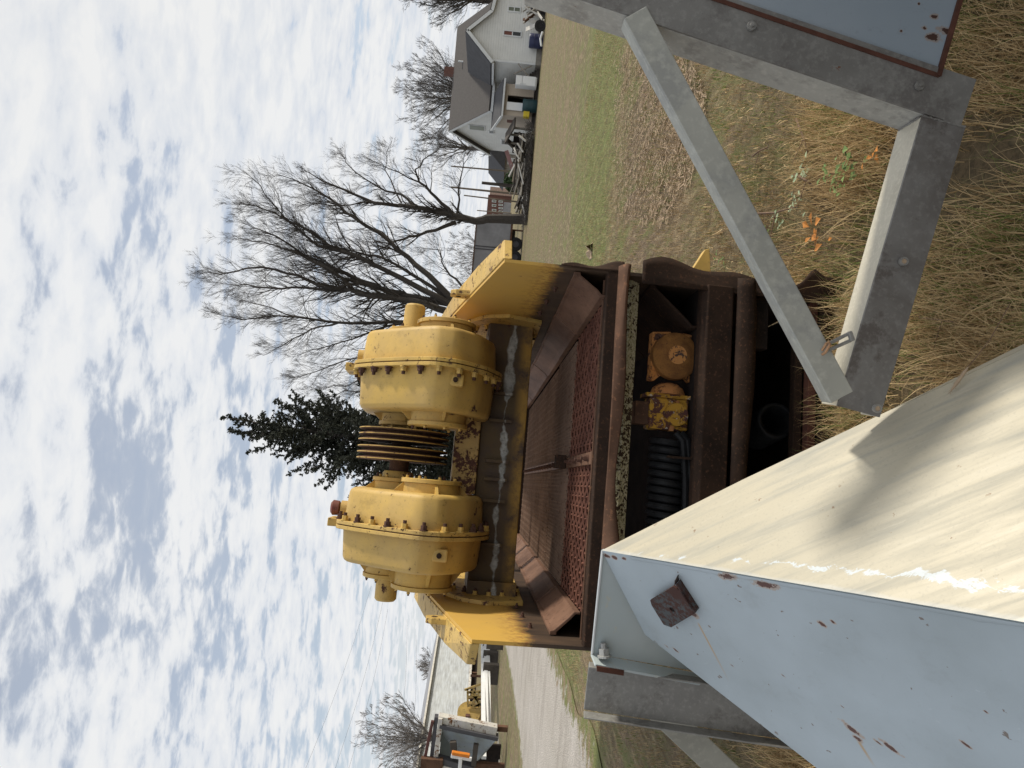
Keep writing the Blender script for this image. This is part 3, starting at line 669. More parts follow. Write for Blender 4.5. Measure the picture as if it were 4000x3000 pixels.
# big black coil spring lying across
b = MB(); pts = []; turns = 17; x_a, x_b = .955, .30
for i in range(turns*18+1):
    t = i/(turns*18); w = t*turns*2*math.pi; pts.append((x_a+(x_b-x_a)*t, .20+.072*math.cos(w), -.385+.078*math.sin(w)))
b.tube(pts, .0178, 8, True); mb('coil_spring', b, 'rubber_black', smooth=True)
for k, (zz, rr) in enumerate(((-.42, .016), (-.445, .020))):
    b = MB(); pts = [(.985-.7*t, .11-.02*math.sin(t*3)+.01*k, zz-.025*math.sin(t*math.pi)+.03*(t < .05)) for t in [i/20 for i in range(21)]]; b.tube(pts, rr, 8, True); mb('rubber_belt', b, 'rubber_black', smooth=True)
b = MB(); b.box((.86, .05, -.50), (.87, .08, -.34)); mb('cotter_rod', b, 'rust_dark')
# lower compartment: corrugated hose end and timber slats
b = MB(); pr = []
for i in range(25): pr.append((i/24, .085+(.008 if i % 2 else 0)))
b.lathe((1.06, .52, -.97), (1.10, .20, -.93), pr, 32, cap=False); hs = mb('corrugated_hose', b, 'rubber_black', smooth=True, solid=.02)
for z in (-.78,): 
    b = MB(); b.box((1.42, .05, -.80), (1.66, .12, -.72)); mb('spring_seat', b, 'interior_black')
for k, (z, y) in enumerate(((-.985, .10), (-1.035, .06), (-1.085, .02))):
    b = MB(); b.box((.0, y, z-.022), (X1-.02, y+.05, z+.018)); mb('bottom_rail', b, 'rust_dark' if k != 1 else 'rust_mesh', bevel=.004)
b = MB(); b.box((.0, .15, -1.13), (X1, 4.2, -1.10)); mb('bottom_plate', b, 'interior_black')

# ================================================================== HOPPER in front (cream side in the sun, blue-grey side in shade)
HA, HB, HR, HE = W(2350, 2150, 2.2), W(4000, 2430, 1.3), W(4000, 1370, 1.7), W(3190, 3000, 2.0)
def nrm(a, b, c):
    n = np.cross(b-a, c-a); n = n/np.linalg.norm(n); return n if n@(CAM-a) > 0 else -n
n_cr, n_bl = nrm(HA, HB, HR), nrm(HA, HB, HE)
u_r = (HR-HA)/np.linalg.norm(HR-HA); v_r = np.cross(n_cr, u_r); u_b = (HB-HA)/np.linalg.norm(HB-HA); w_b = np.cross(n_cr, u_b)
if w_b@(HR-HA) < 0: w_b = -w_b
hop = empty('hopper', (HA[0], HA[1], 0), 'overturned steel hopper with sunlit cream side and pale blue grey side, nearest the camera', 'hopper')
HO = np.array([HA[0], HA[1], 0])
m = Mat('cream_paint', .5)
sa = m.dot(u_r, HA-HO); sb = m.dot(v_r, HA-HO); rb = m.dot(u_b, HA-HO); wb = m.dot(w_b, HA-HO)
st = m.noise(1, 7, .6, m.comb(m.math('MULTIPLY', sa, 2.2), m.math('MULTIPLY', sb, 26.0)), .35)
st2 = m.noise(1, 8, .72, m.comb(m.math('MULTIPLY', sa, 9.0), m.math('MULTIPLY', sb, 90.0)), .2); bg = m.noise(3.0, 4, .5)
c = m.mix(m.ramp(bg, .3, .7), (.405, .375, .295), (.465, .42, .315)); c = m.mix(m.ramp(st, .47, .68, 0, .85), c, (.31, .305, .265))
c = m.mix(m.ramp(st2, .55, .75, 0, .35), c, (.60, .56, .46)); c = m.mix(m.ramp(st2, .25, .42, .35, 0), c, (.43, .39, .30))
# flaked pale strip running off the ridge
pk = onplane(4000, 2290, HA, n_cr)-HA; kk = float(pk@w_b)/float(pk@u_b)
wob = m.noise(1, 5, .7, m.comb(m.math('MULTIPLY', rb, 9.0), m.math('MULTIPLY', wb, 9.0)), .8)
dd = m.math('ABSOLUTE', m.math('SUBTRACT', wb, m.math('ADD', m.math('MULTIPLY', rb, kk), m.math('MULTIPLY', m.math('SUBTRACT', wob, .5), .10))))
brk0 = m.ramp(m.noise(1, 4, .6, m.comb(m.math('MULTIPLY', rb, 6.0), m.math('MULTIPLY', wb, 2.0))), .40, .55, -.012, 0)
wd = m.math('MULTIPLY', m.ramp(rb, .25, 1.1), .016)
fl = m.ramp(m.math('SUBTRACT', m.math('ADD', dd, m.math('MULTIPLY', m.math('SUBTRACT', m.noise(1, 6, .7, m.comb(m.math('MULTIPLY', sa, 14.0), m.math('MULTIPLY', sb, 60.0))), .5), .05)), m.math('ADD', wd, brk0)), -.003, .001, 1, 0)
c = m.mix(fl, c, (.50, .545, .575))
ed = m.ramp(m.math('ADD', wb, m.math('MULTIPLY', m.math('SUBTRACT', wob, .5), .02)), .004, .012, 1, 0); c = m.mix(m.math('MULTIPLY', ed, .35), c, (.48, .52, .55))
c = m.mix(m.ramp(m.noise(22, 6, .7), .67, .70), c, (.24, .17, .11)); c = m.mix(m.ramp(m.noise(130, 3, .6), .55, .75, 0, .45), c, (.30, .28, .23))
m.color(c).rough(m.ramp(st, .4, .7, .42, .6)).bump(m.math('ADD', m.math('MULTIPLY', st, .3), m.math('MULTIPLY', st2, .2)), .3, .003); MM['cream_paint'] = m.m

def spots(m, base, lst, col1, col2, ns):
    out = base
    for (p, r, d, stretch) in lst:      # blob, stretched along d
        dv = m.N('ShaderNodeVectorMath'); dv.operation = 'SUBTRACT'; m.L(m.obj, dv.inputs[0]); dv.inputs[1].default_value = tuple(p)
        ln = m.N('ShaderNodeVectorMath'); ln.operation = 'LENGTH'; m.L(dv.outputs[0], ln.inputs[0])
        al = m.N('ShaderNodeVectorMath'); al.operation = 'DOT_PRODUCT'; m.L(dv.outputs[0], al.inputs[0]); al.inputs[1].default_value = tuple(d)
        a2 = m.math('POWER', m.math('ABSOLUTE', al.outputs['Value']), 2.0); l2 = m.math('POWER', ln.outputs['Value'], 2.0)
        q = m.math('SQRT', m.math('ADD', m.math('SUBTRACT', l2, a2), m.math('MULTIPLY', a2, 1/stretch**2)))
        q = m.math('ADD', m.math('MULTIPLY', q, 1.2/r), m.math('MULTIPLY', m.math('SUBTRACT', ns, .5), 2.6))
        out = m.mix(m.ramp(q, .95, 1.10, .55, 0), out, col2); out = m.mix(m.ramp(q, .62, .70, 1, 0), out, col1)
    return out
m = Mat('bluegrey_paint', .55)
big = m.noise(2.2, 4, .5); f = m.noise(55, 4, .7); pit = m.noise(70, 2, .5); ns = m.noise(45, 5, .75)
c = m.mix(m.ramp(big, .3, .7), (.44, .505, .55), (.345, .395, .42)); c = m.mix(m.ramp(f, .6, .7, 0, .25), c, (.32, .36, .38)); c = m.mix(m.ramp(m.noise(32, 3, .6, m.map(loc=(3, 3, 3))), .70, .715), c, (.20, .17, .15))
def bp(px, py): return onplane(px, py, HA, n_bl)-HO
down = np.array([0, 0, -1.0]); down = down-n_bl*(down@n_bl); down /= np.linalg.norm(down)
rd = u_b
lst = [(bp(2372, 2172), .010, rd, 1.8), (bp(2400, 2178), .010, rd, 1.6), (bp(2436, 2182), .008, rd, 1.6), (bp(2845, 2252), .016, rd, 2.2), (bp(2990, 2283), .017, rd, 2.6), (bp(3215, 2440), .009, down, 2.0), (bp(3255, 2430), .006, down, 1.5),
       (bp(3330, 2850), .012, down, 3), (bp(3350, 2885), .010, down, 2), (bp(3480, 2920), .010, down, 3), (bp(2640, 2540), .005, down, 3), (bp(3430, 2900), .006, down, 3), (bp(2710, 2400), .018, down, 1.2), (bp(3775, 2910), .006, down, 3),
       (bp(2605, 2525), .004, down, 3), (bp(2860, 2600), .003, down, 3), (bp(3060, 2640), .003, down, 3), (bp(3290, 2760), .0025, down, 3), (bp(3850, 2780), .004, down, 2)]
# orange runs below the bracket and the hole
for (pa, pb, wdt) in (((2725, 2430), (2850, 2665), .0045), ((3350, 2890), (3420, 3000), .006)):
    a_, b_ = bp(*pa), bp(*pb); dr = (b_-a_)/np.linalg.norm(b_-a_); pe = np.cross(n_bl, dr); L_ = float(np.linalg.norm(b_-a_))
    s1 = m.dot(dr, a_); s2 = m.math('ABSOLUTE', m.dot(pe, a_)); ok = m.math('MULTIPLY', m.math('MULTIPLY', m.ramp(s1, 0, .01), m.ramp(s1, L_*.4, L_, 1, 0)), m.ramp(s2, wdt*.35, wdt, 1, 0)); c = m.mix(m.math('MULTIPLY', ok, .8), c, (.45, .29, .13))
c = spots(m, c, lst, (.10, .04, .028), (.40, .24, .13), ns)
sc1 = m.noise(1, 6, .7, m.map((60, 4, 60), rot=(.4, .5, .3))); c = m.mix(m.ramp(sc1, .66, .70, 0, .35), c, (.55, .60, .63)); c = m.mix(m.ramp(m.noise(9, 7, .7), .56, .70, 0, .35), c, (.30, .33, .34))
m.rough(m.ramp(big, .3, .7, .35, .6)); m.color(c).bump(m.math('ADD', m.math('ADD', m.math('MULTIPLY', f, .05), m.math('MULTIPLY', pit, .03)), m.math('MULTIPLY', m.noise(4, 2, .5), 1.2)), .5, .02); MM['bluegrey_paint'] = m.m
# cream side (big sheet, goes on below and out of the frame)
edge_pts = [HA, onplane(2900, 1874, HA, n_cr), onplane(3470, 1605, HA, n_cr), onplane(4300, 1225, HA, n_cr), onplane(4500, 2515, HA, n_cr)]
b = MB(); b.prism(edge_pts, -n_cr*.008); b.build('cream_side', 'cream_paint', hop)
# returned lip along the upper right edge
e0, e1 = onplane(3480, 1600, HA, n_cr), onplane(4300, 1225, HA, n_cr); inw = np.cross(n_cr, (e1-e0)/np.linalg.norm(e1-e0)); 
if inw@(HB-e0) > 0: inw = -inw
b = MB(); b.prism([e0+n_cr*.001, e1+n_cr*.001, e1+inw*.045-n_cr*.02, e0+inw*.004-n_cr*.003], -n_cr*.008); b.build('lip', 'cream_paint', hop)
# blue-grey side
bp_ = [HA, onplane(2520, 2479, HA, n_bl), onplane(3190, 3000, HA, n_bl), onplane(3700, 3400, HA, n_bl), onplane(4500, 3200, HA, n_bl), onplane(4500, 2515, HA, n_bl)]
bp_[-1] = edge_pts[-1]
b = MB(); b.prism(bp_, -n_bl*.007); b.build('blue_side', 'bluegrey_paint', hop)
# bent seam strip just below the ridge
e0, e1 = HA+u_b*.12, HA+u_b*1.25; tq = np.cross(n_bl, u_b); 
if tq@(HE-HA) < 0: tq = -tq
b = MB(); k = 60
def seam(u, v):
    p = e0+(e1-e0)*u; wv = .010+.006*mnoise.noise(Vector((u*14, 2, 1)))+.004*mnoise.noise(Vector((u*50, 2, 1))); return p+tq*(.001+v*(wv+.005))+n_bl*(.0035 if v < .9 else .0005)
b.grid(seam, k, 4); b.build('seam_strip', 'bluegrey_paint', hop, smooth=True)
# square rusty bracket standing off the blue side
bq = [onplane(x, y, HA+n_bl*.022, n_bl) for x, y in ((2535, 2348), (2643, 2282), (2716, 2395), (2605, 2461))]
cc = sum(bq)/4; b = MB(); N_ = 24; hol = onplane(2625, 2382, HA+n_bl*.022, n_bl); ex = (bq[1]-bq[0]); ey = (bq[3]-bq[0]); rad = .0088
ring = []; outer = []
exn, eyn = ex/np.linalg.norm(ex), ey/np.linalg.norm(ey)
for i in range(N_):
    w = 2*math.pi*i/N_; d = exn*math.cos(w)+np.cross(n_bl, exn)*math.sin(w); ring.append(hol+d*rad)
    # march to the border of the quad
    best = 9
    for a_, b2_ in zip(bq, bq[1:]+bq[:1]):
        e_ = b2_-a_; pn = np.cross(n_bl, e_); den = d@pn
        if abs(den) > 1e-9:
            t_ = ((a_-hol)@pn)/den
            if t_ > 0: best = min(best, t_)
    outer.append(hol+d*best)
vs = ring+outer+[p-n_bl*.006 for p in ring]+[p-n_bl*.006 for p in outer]; fs = []
for i in range(N_):
    j = (i+1) % N_; fs += [(i, j, N_+j, N_+i), (2*N_+i, 3*N_+i, 3*N_+j, 2*N_+j), (i, 2*N_+i, 2*N_+j, j), (N_+i, N_+j, 3*N_+j, 3*N_+i)]
b.add(vs, fs); m = Mat('bracket_rust', .8); n = m.noise(60, 6, .75); n2 = m.noise(9, 3, .5)
m.color(m.mix(m.math('MULTIPLY', m.ramp(n, .47, .53), m.ramp(n2, .45, .55)), (.055, .022, .016), (.07, .075, .078))).bump(n, .4, .001); MM['bracket_rust'] = m.m
brk_ = b.build('mounting_tab', 'bracket_rust', hop)
b = MB(); b.prism([bq[1], bq[2], bq[2]-n_bl*.021, bq[1]-n_bl*.021], -(ex/np.linalg.norm(ex))*.006); b.build('tab_leg', 'bracket_rust', hop)
b = MB(); b.prism([bq[1]-exn*.0-eyn*.012, bq[1]-eyn*.0-exn*.014, bq[1]-exn*.012-n_bl*.02, bq[1]-eyn*.016-n_bl*.02], exn*.004); b.build('tab_leg', 'bracket_rust', hop)
# end plate behind, with bolted bottom flange
T0, T1 = HA-n_bl*.004, W(2310, 2552, 2.30)
n3 = nrm(T0, T1, W(2950, 2640, 2.42))
def op3(x, y): return onplane(x, y, T0, n3)
b = MB(); b.prism([op3(2350, 2154), op3(2310, 2552), op3(2830, 2640), op3(3150, 2850), op3(3000, 2500)], -n3*.006)
m = Mat('endplate_paint', .55); n = m.noise(3, 5, .6); ch = m.noise(14, 7, .7)
c = m.mix(m.ramp(n, .3, .7), (.38, .435, .44), (.45, .50, .51)); c = m.mix(m.ramp(ch, .58, .62, 0, .5), c, (.50, .47, .36)); c = m.mix(m.ramp(ch, .665, .68), c, (.12, .07, .04)); m.color(c).bump(ch, .2, .001); MM['endplate_paint'] = m.m
b.build('end_plate', 'endplate_paint', hop)
dn = (op3(2830, 2640)-op3(2310, 2552)); dn /= np.linalg.norm(dn); 
b = MB(); q0, q1 = op3(2310, 2552), op3(3050, 2690); fo = n3*.055
b.prism([q0, q1, q1+fo, q0+fo], np.cross(dn, n3)*.008 if (np.cross(dn, n3)@np.array([1, 0, 0])) < 0 else -np.cross(dn, n3)*.008); fl_o = b.build('bolted_flange', 'endplate_paint', hop)
b = MB(); q = op3(2312, 2556)+n3*.056; b.prism([q, q+dn*.095, q+dn*.092+np.array([-.016, 0, -.003]), q+np.array([-.016, 0, -.003])], n3*.004); b.build('rusted_spot', 'rust_seam', hop)
o = bpy.data.objects.new('bolt', BS); link(o, hop); pb = op3(2352, 2545)+n3*.028-HO; o.matrix_local = frame_mat(pb, (.98, .1, .15), 1.05, .3)
b = MB(); b.tube([T0+n3*.002, op3(2312, 2552)+n3*.002], .0045, 6); b.build('bead_edge', 'trim_white', hop)

# ================================================================== GALVANISED FRAMES
def channel(b, p0, p1, side, away, h, fl, t=.006, lower=True):
    """web between p0-p1 (upper/inner edge), height h along 'side', flanges of width fl along 'away'"""
    p0, p1 = np.array(p0), np.array(p1); d = (p1-p0)/np.linalg.norm(p1-p0); side = np.array(side, float); side -= d*(side@d); side /= np.linalg.norm(side)
    away = np.array(away, float); away -= d*(away@d); away -= side*(away@side); away /= np.linalg.norm(away)
    b.prism([p0, p1, p1+side*h, p0+side*h], away*t)
    b.prism([p0+away*(t+.0005), p1+away*(t+.0005), p1+away*fl, p0+away*fl], side*t)
    if lower: b.prism([p0+side*h+away*(t+.0005), p1+side*h+away*(t+.0005), p1+side*h+away*fl, p0+side*h+away*fl], -side*t)
    return d, side, away
D1 = 1.72
fr1 = empty('support_frame', (W(3640, 455, D1)[0], W(3640, 455, D1)[1], 0), 'galvanised steel support frame with triangular brace, on the right of the cream hopper', 'steel frame', 'galvanised support legs')
fo1 = np.array(fr1['_o'])
pa, pb = W(2050, -78, D1), W(3640, 452, D1)
sv = W(3233, 152, D1)-W(3183, 309, D1)
aw = np.array([0.02, 1, 0])
b = MB(); d_, s1_, a1_ = channel(b, pa, pb+(pb-pa)/np.linalg.norm(pb-pa)*.075, sv, aw, .118, .007); post = b.build('post', 'galvanised_shaded', fr1, bevel=.0025)
pe_ = pb+(pb-pa)/np.linalg.norm(pb-pa)*.004; b = MB(); b.prism([pa+a1_*.0075, pe_+a1_*.0075, pe_+a1_*.115, pa+a1_*.115], s1_*.006); b.build('post_flange', 'galvanised_flange_lit', fr1, bevel=.002)
for px_, py_ in ((2935, 103), (3590, 335)):
    pc = W(px_, py_, D1-.002); n_ = np.cross(d_, s1_); n_ = n_ if n_@(CAM-pc) > 0 else -n_
    b = MB(); b.cyl(pc, pc+n_*.006, .0125, .0115, 8); b.cyl(pc+n_*.006, pc+n_*.012, .0055, .005, 8); b.build('rivet', 'galvanised', fr1)
# base channel
qa, qb = W(3604, 452, D1+.004), W(3272, 1585, D1+.03)
sv2 = W(3747, 499, D1)-W(3604, 452, D1)
b = MB(); d2_, s2_, a2_ = channel(b, qa, qb, sv2, (0, 1, 0.02), .108, .007); b.build('base_rail', 'galvanised_rail_shaded', fr1, bevel=.0025)
dq = (qb-qa)/np.linalg.norm(qb-qa); b = MB(); b.prism([qa+a2_*.0075, qb+a2_*.0075, qb+a2_*.095, qa+a2_*.115], s2_*.006); b.prism([qa+s2_*.108+a2_*.0075, qb+s2_*.108+a2_*.0075, qb+s2_*.108+a2_*.09, qa+s2_*.108+a2_*.09], -s2_*.006); b.build('rail_flange', 'galvanised_sunlit', fr1, bevel=.002)
for (x, y) in ((3525, 1022), (3422, 1595)):
    pc = W(x, y, D1+.012); n_ = np.cross(d2_, s2_); n_ = n_ if n_@(CAM-pc) > 0 else -n_
    b = MB(); b.lathe(pc, pc+n_*.010, [(0, .0105), (1, .0105), (1.001, .0065), (.5, .0065)], 16, cap=False); b.build('hole_ring', 'galvanised', fr1)
    b = MB(); b.cyl(pc+n_*.006, pc+n_*.0075, .0065, n=14); b.build('hole', 'blade_dry' if False else 'straw_chaff', fr1)
# diagonal brace
ra, rb_ = W(2437, 72, D1-.004), W(3247, 1577, D1+.03)
sv3 = W(2517, 101, D1)-W(2437, 72, D1)
b = MB(); channel(b, ra, rb_, sv3, (0, 1, 0.1), .062, .058, .006, lower=False); b.build('diagonal_brace', 'galvanised_brace', fr1, bevel=.0025)
# weld gusset at the low corner
def weld(parent, p0, p1, r_=.0030):
    p0, p1 = np.array(p0), np.array(p1); n = max(6, int(np.linalg.norm(p1-p0)/.006)); b = MB()
    b.tube([p0+(p1-p0)*i/n+np.array([rng.uniform(-1, 1) for _ in range(3)])*.0008 for i in range(n+1)], [r_*(.75+.5*(i % 2))*rng.uniform(.85, 1.15) for i in range(n+1)], 6, True); b.build('weld_bead', 'galvanised_shaded', parent, smooth=True)
weld(fr1, qa-a2_*.001, qa+s2_*.105-a2_*.001); weld(fr1, qa+a2_*.01, qa+a2_*.11)
# wire clip hooked over the rail
clip = empty('wire_clip', W(3290, 1340, D1), 'small bent wire clip hooked over the base rail of the right hand frame', 'clip')
cp = lambda x, y, d: W(x, y, d)
b = MB(); b.tube([cp(3212, 1368, D1+.01), cp(3228, 1342, D1-.01), cp(3238, 1335, D1-.012), cp(3242, 1345, D1-.012), cp(3225, 1375, D1), cp(3212, 1385, D1+.01)], .0035, 6, True); b.build('hook', 'copper_wire', clip, smooth=True)
b = MB(); b.beam(cp(3232, 1345, D1+.005), cp(3325, 1298, D1+.01), .012, .008); b.beam(cp(3228, 1372, D1+.005), cp(3322, 1330, D1+.01), .012, .008); b.beam(cp(3318, 1296, D1), cp(3330, 1332, D1), .012, .010); b.build('clip_bar', 'galvanised', clip, bevel=.002)

# grey bin panel at the far right, carried by that post
binr = empty('steel_bin', (W(3000, 60, D1)[0], W(3000, 60, D1)[1], 0), 'grey steel bin panel with rust pitted edge, at the top right corner', 'bin')
n_p = np.cross(d_, s1_); n_p = n_p if n_p@(CAM-pa) > 0 else -n_p
P0 = W(2799, 0, D1+.005)
pp = lambda x, y: onplane(x, y, P0, n_p)
m = Mat('bin_paint', .6); f = m.noise(50, 4, .7); ns = m.noise(40, 5, .75); c = m.mix(m.ramp(m.noise(2, 4), .3, .7), (.25, .30, .345), (.31, .35, .39)); c = m.mix(m.ramp(f, .6, .7, 0, .3), c, (.18, .20, .22))
bo = np.array(binr['_o']); sl = lambda x, y: pp(x, y)-bo; dd_ = d_
c = spots(m, c, [(sl(3650, 65), .010, dd_, 1.2), (sl(3645, 145), .015, dd_, 1.6), (sl(3700, 120), .012, dd_, 2.5), (sl(3520, 120), .005, dd_, 1), (sl(3610, 110), .007, dd_, 1.5), (sl(3590, 15), .004, dd_, 1)], (.06, .028, .02), (.30, .20, .13), ns)
m.color(c).bump(f, .15, .001); MM['bin_paint'] = m.m
b = MB(); b.prism([pp(2640, -60), pp(2799, 6), pp(3662, 300), pp(3745, 0), pp(3762, -60)], -n_p*.005); b.build('panel', 'bin_paint', binr)
b = MB(); b.beam(pp(2640, -50)+n_p*.004, pp(3662, 300)+n_p*.004, .010, .008, n_p); b.beam(pp(3660, 302)+n_p*.004, pp(3752, -20)+n_p*.004, .010, .014, n_p); b.build('rust_seam', 'rust_seam', binr)
foot = [(1.25, .9), (1.30, 1.78), (1.90, 2.75), (3.4, 2.75), (3.4, .9)]; b = MB()
b.prism([(x, y, .22) for x, y in foot], (.06, 0, .98)); b.build('added_shade_body', 'bin_paint', binr)  # unseen body, added to shade the grass in the lower right corner
for x, y in ((2.0, 2.6), (3.2, 1.9), (3.2, 2.6)):
    b = MB(); b.box((x, y, -.02), (x+.08, y+.08, .22)); b.build('leg', 'galvanised_shaded', binr)  # legs under the added unseen body

# left frame
D2 = 2.36
fr2 = empty('support_frame', (W(3200, 2880, D2)[0], W(3200, 2880, D2)[1], 0), 'shaded galvanised channel post bolted beneath the blue grey end of the hopper, on the left', 'steel frame', 'galvanised support legs')
pa, pb = W(2300, 2590, D2), W(3700, 2790, D2-.1)
sv = W(2300, 2772, D2)-W(2300, 2590, D2)
b = MB(); d3, s3, a3 = channel(b, pa, pb, sv, (0, -1, 0), .160, -.07, .007); 
b = MB(); p0, p1 = pa, pb; d3 = (p1-p0)/np.linalg.norm(p1-p0); s3 = sv-d3*(sv@d3); s3 /= np.linalg.norm(s3); a3 = np.cross(d3, s3); a3 = a3 if a3@(CAM-p0) > 0 else -a3
b.prism([p0, p1, p1+s3*.157, p0+s3*.157], -a3*.007)
b.prism([p0-a3*.0+s3*.0, p1, p1+a3*.045, p0+a3*.045], -s3*.006)
b.prism([p0+s3*.158+a3*.002, p1+s3*.158, p1+s3*.158+a3*.05, p0+s3*.158+a3*.05], s3*.006); b.build('post', 'galvanised', fr2, bevel=.0025)
b = MB(); ra, rb_ = W(2510, 2785, D2+.06), W(2960, 3210, D2+.25)
channel(b, ra, rb_, W(2610, 2745, D2)-W(2510, 2785, D2), (0, 1, 0), .098, .05, .006, lower=False); b.build('diagonal_brace', 'galvanised_brace', fr2, bevel=.0025)

# ================================================================== GRASS
def blades(name, n, sampler, hlen, width, mat, label, lean=(.3, 1.2), seg=3, seed=1, curl_=1.0):
    r = np.random.default_rng(seed); P = sampler(r, n); n = len(P)
    az = r.uniform(0, 2*np.pi, n); L = r.uniform(hlen[0], hlen[1], n); w = r.uniform(width[0], width[1], n); ln = r.uniform(lean[0], lean[1], n); t = r.uniform(0, 1, n); cr_ = r.uniform(-.15, 1.35, n)
    if n < 120000: t = np.clip(t+np.array([.55*mnoise.noise(Vector((a*2.2, b_*2.2, 7))) for a, b_ in P[:, :2]]), 0, 1)
    dirx, diry = np.cos(az), np.sin(az); sx_, sy_ = -diry, dirx
    k = seg+1; V = np.zeros((n, k*2-1, 3)); pos = np.stack([P[:, 0], P[:, 1], P[:, 2]], 1).copy(); ang = np.full(n, .15)+r.uniform(0, .5, n)*ln; step = L/seg
    for i in range(k):
        ww = w*(1-i/seg)*.5 if i < seg else 0
        if i < seg:
            V[:, 2*i, 0] = pos[:, 0]+sx_*ww; V[:, 2*i, 1] = pos[:, 1]+sy_*ww; V[:, 2*i, 2] = pos[:, 2]
            V[:, 2*i+1, 0] = pos[:, 0]-sx_*ww; V[:, 2*i+1, 1] = pos[:, 1]-sy_*ww; V[:, 2*i+1, 2] = pos[:, 2]
        else: V[:, 2*i] = pos
        pos = pos+np.stack([dirx*np.sin(ang)*step, diry*np.sin(ang)*step, np.cos(ang)*step], 1); pos[:, 2] = np.maximum(pos[:, 2], P[:, 2]+.008)
        ang = ang+ln*curl_*.75*cr_+r.uniform(-.15, .3, n)*ln; az = az+r.uniform(-.5, .5, n); dirx, diry = np.cos(az), np.sin(az)
    nv = k*2-1; me = bpy.data.meshes.new(name); me.vertices.add(n*nv); me.vertices.foreach_set('co', V.reshape(-1))
    quads = seg-1; loops = []; base = (np.arange(n)*nv)[:, None]; Ls = []; starts = []; cnt = 0
    tmpl = []
    for i in range(quads): tmpl += [2*i, 2*i+1, 2*i+3, 2*i+2]
    tmpl += [2*quads, 2*quads+1, 2*quads+2]; tm = np.array(tmpl); li = (base+tm[None, :]).reshape(-1)
    per = len(tm); st_ = np.concatenate([np.arange(quads)*4, [quads*4]]); starts = (np.arange(n)[:, None]*per+st_[None, :]).reshape(-1)
    me.loops.add(len(li)); me.loops.foreach_set('vertex_index', li.astype(np.int32)); me.polygons.add(len(starts)); me.polygons.foreach_set('loop_start', starts.astype(np.int32))
    me.update(calc_edges=True); a = me.attributes.new('t', 'FLOAT', 'POINT'); a.data.foreach_set('value', np.repeat(t, nv).astype(np.float32)); me.materials.append(MM[mat]); me.validate()
    o = bpy.data.objects.new(name, me); link(o); tag(o, label, 'grass', kind='stuff'); return o
def inside_machine(x, y):
    dx, dy = x-A0[0], y-A0[1]; lx = dx*mr[0]+dy*mr[1]; ly = -dx*mr[1]+dy*mr[0]; return (lx > -.05) & (lx < X1+.05) & (ly > -.02) & (ly < 4.6)
RE0 = [at(x, y, 2, 0) for x, y in ((2360, 3000), (2150, 2500))]
def on_road(x, y):
    a, b_ = RE0; d = b_-a; side = d[0]*(y-a[1])-d[1]*(x-a[0]); return side > -.15*abs(d[1])
def samp(r0, r1, a0, a1, pw=1.0, clump=0.0):
    def f(r, n):
        q = r.uniform(0, 1, n); rr = r0+(r1-r0)*q**pw; th = r.uniform(a0, a1, n); x, y = rr*np.sin(th), rr*np.cos(th)
        keep = ~inside_machine(x, y) & ~on_road(x, y)
        if clump:
            cl = np.array([mnoise.noise(Vector((a*1.7, b_*1.7, 5)))+.5*mnoise.noise(Vector((a*5, b_*5, 2))) for a, b_ in zip(x, y)]); keep &= cl > (r.uniform(-1, 1, n)*.6-clump)
        x, y = x[keep], y[keep]; return np.stack([x, y, np.full(len(x), -.01)], 1)
    return f
blades('dry_grass', 60000, samp(1.5, 4.1, R(-38), R(42), .85, .10), (.10, .30), (.0025, .0055), 'blade_dry', 'long tangled dry grass around the machine and frames', (.3, 1.0), 4, 3, .8)
blades('dry_grass', 26000, samp(1.5, 6.0, R(-38), R(42), 1.0, -.05), (.04, .12), (.005, .011), 'blade_dry', 'coarse matted thatch of broad dead blades under the tangled grass', (.6, 1.5), 3, 9)
blades('green_grass', 22000, samp(1.6, 5.5, R(-38), R(42), 1.0, -.12), (.04, .13), (.003, .006), 'blade_green', 'low green shoots growing under the dead thatch', (.3, 1.0), 3, 17)
blades('short_grass', 170000, samp(3.0, 17, R(-40), R(40), 1.15, .3), (.03, .085), (.004, .008), 'blade_short', 'short mown yellowing lawn between machine and house', (.2, .8), 2, 5)

# straw scraps on the lawn patch
r_ = np.random.default_rng(5)
b = MB()
for k in range(4200):
    px_, py_ = r_.uniform(2400, 2760), r_.uniform(180, 860); 
    if (px_-2400)/360 > 1.15-abs(py_-480)/700+.25*mnoise.noise(Vector((px_*.01, py_*.01, 0))): continue
    p = at(px_, py_, 2, .02); a = r_.uniform(0, 6.28); l = r_.uniform(.03, .11); w = r_.uniform(.003, .009); d = np.array([math.cos(a), math.sin(a), r_.uniform(-.1, .35)])*l; s_ = np.array([-math.sin(a), math.cos(a), 0])*w
    b.add([p-s_, p+s_, p+d+s_*.3, p+d-s_*.3+np.array([0, 0, .004])], [(0, 1, 2, 3)])
o = b.build('corn_husks', 'straw_chaff'); tag(o, 'scatter of pale dry husks lying in the lawn beyond the brace', 'husks', kind='stuff')
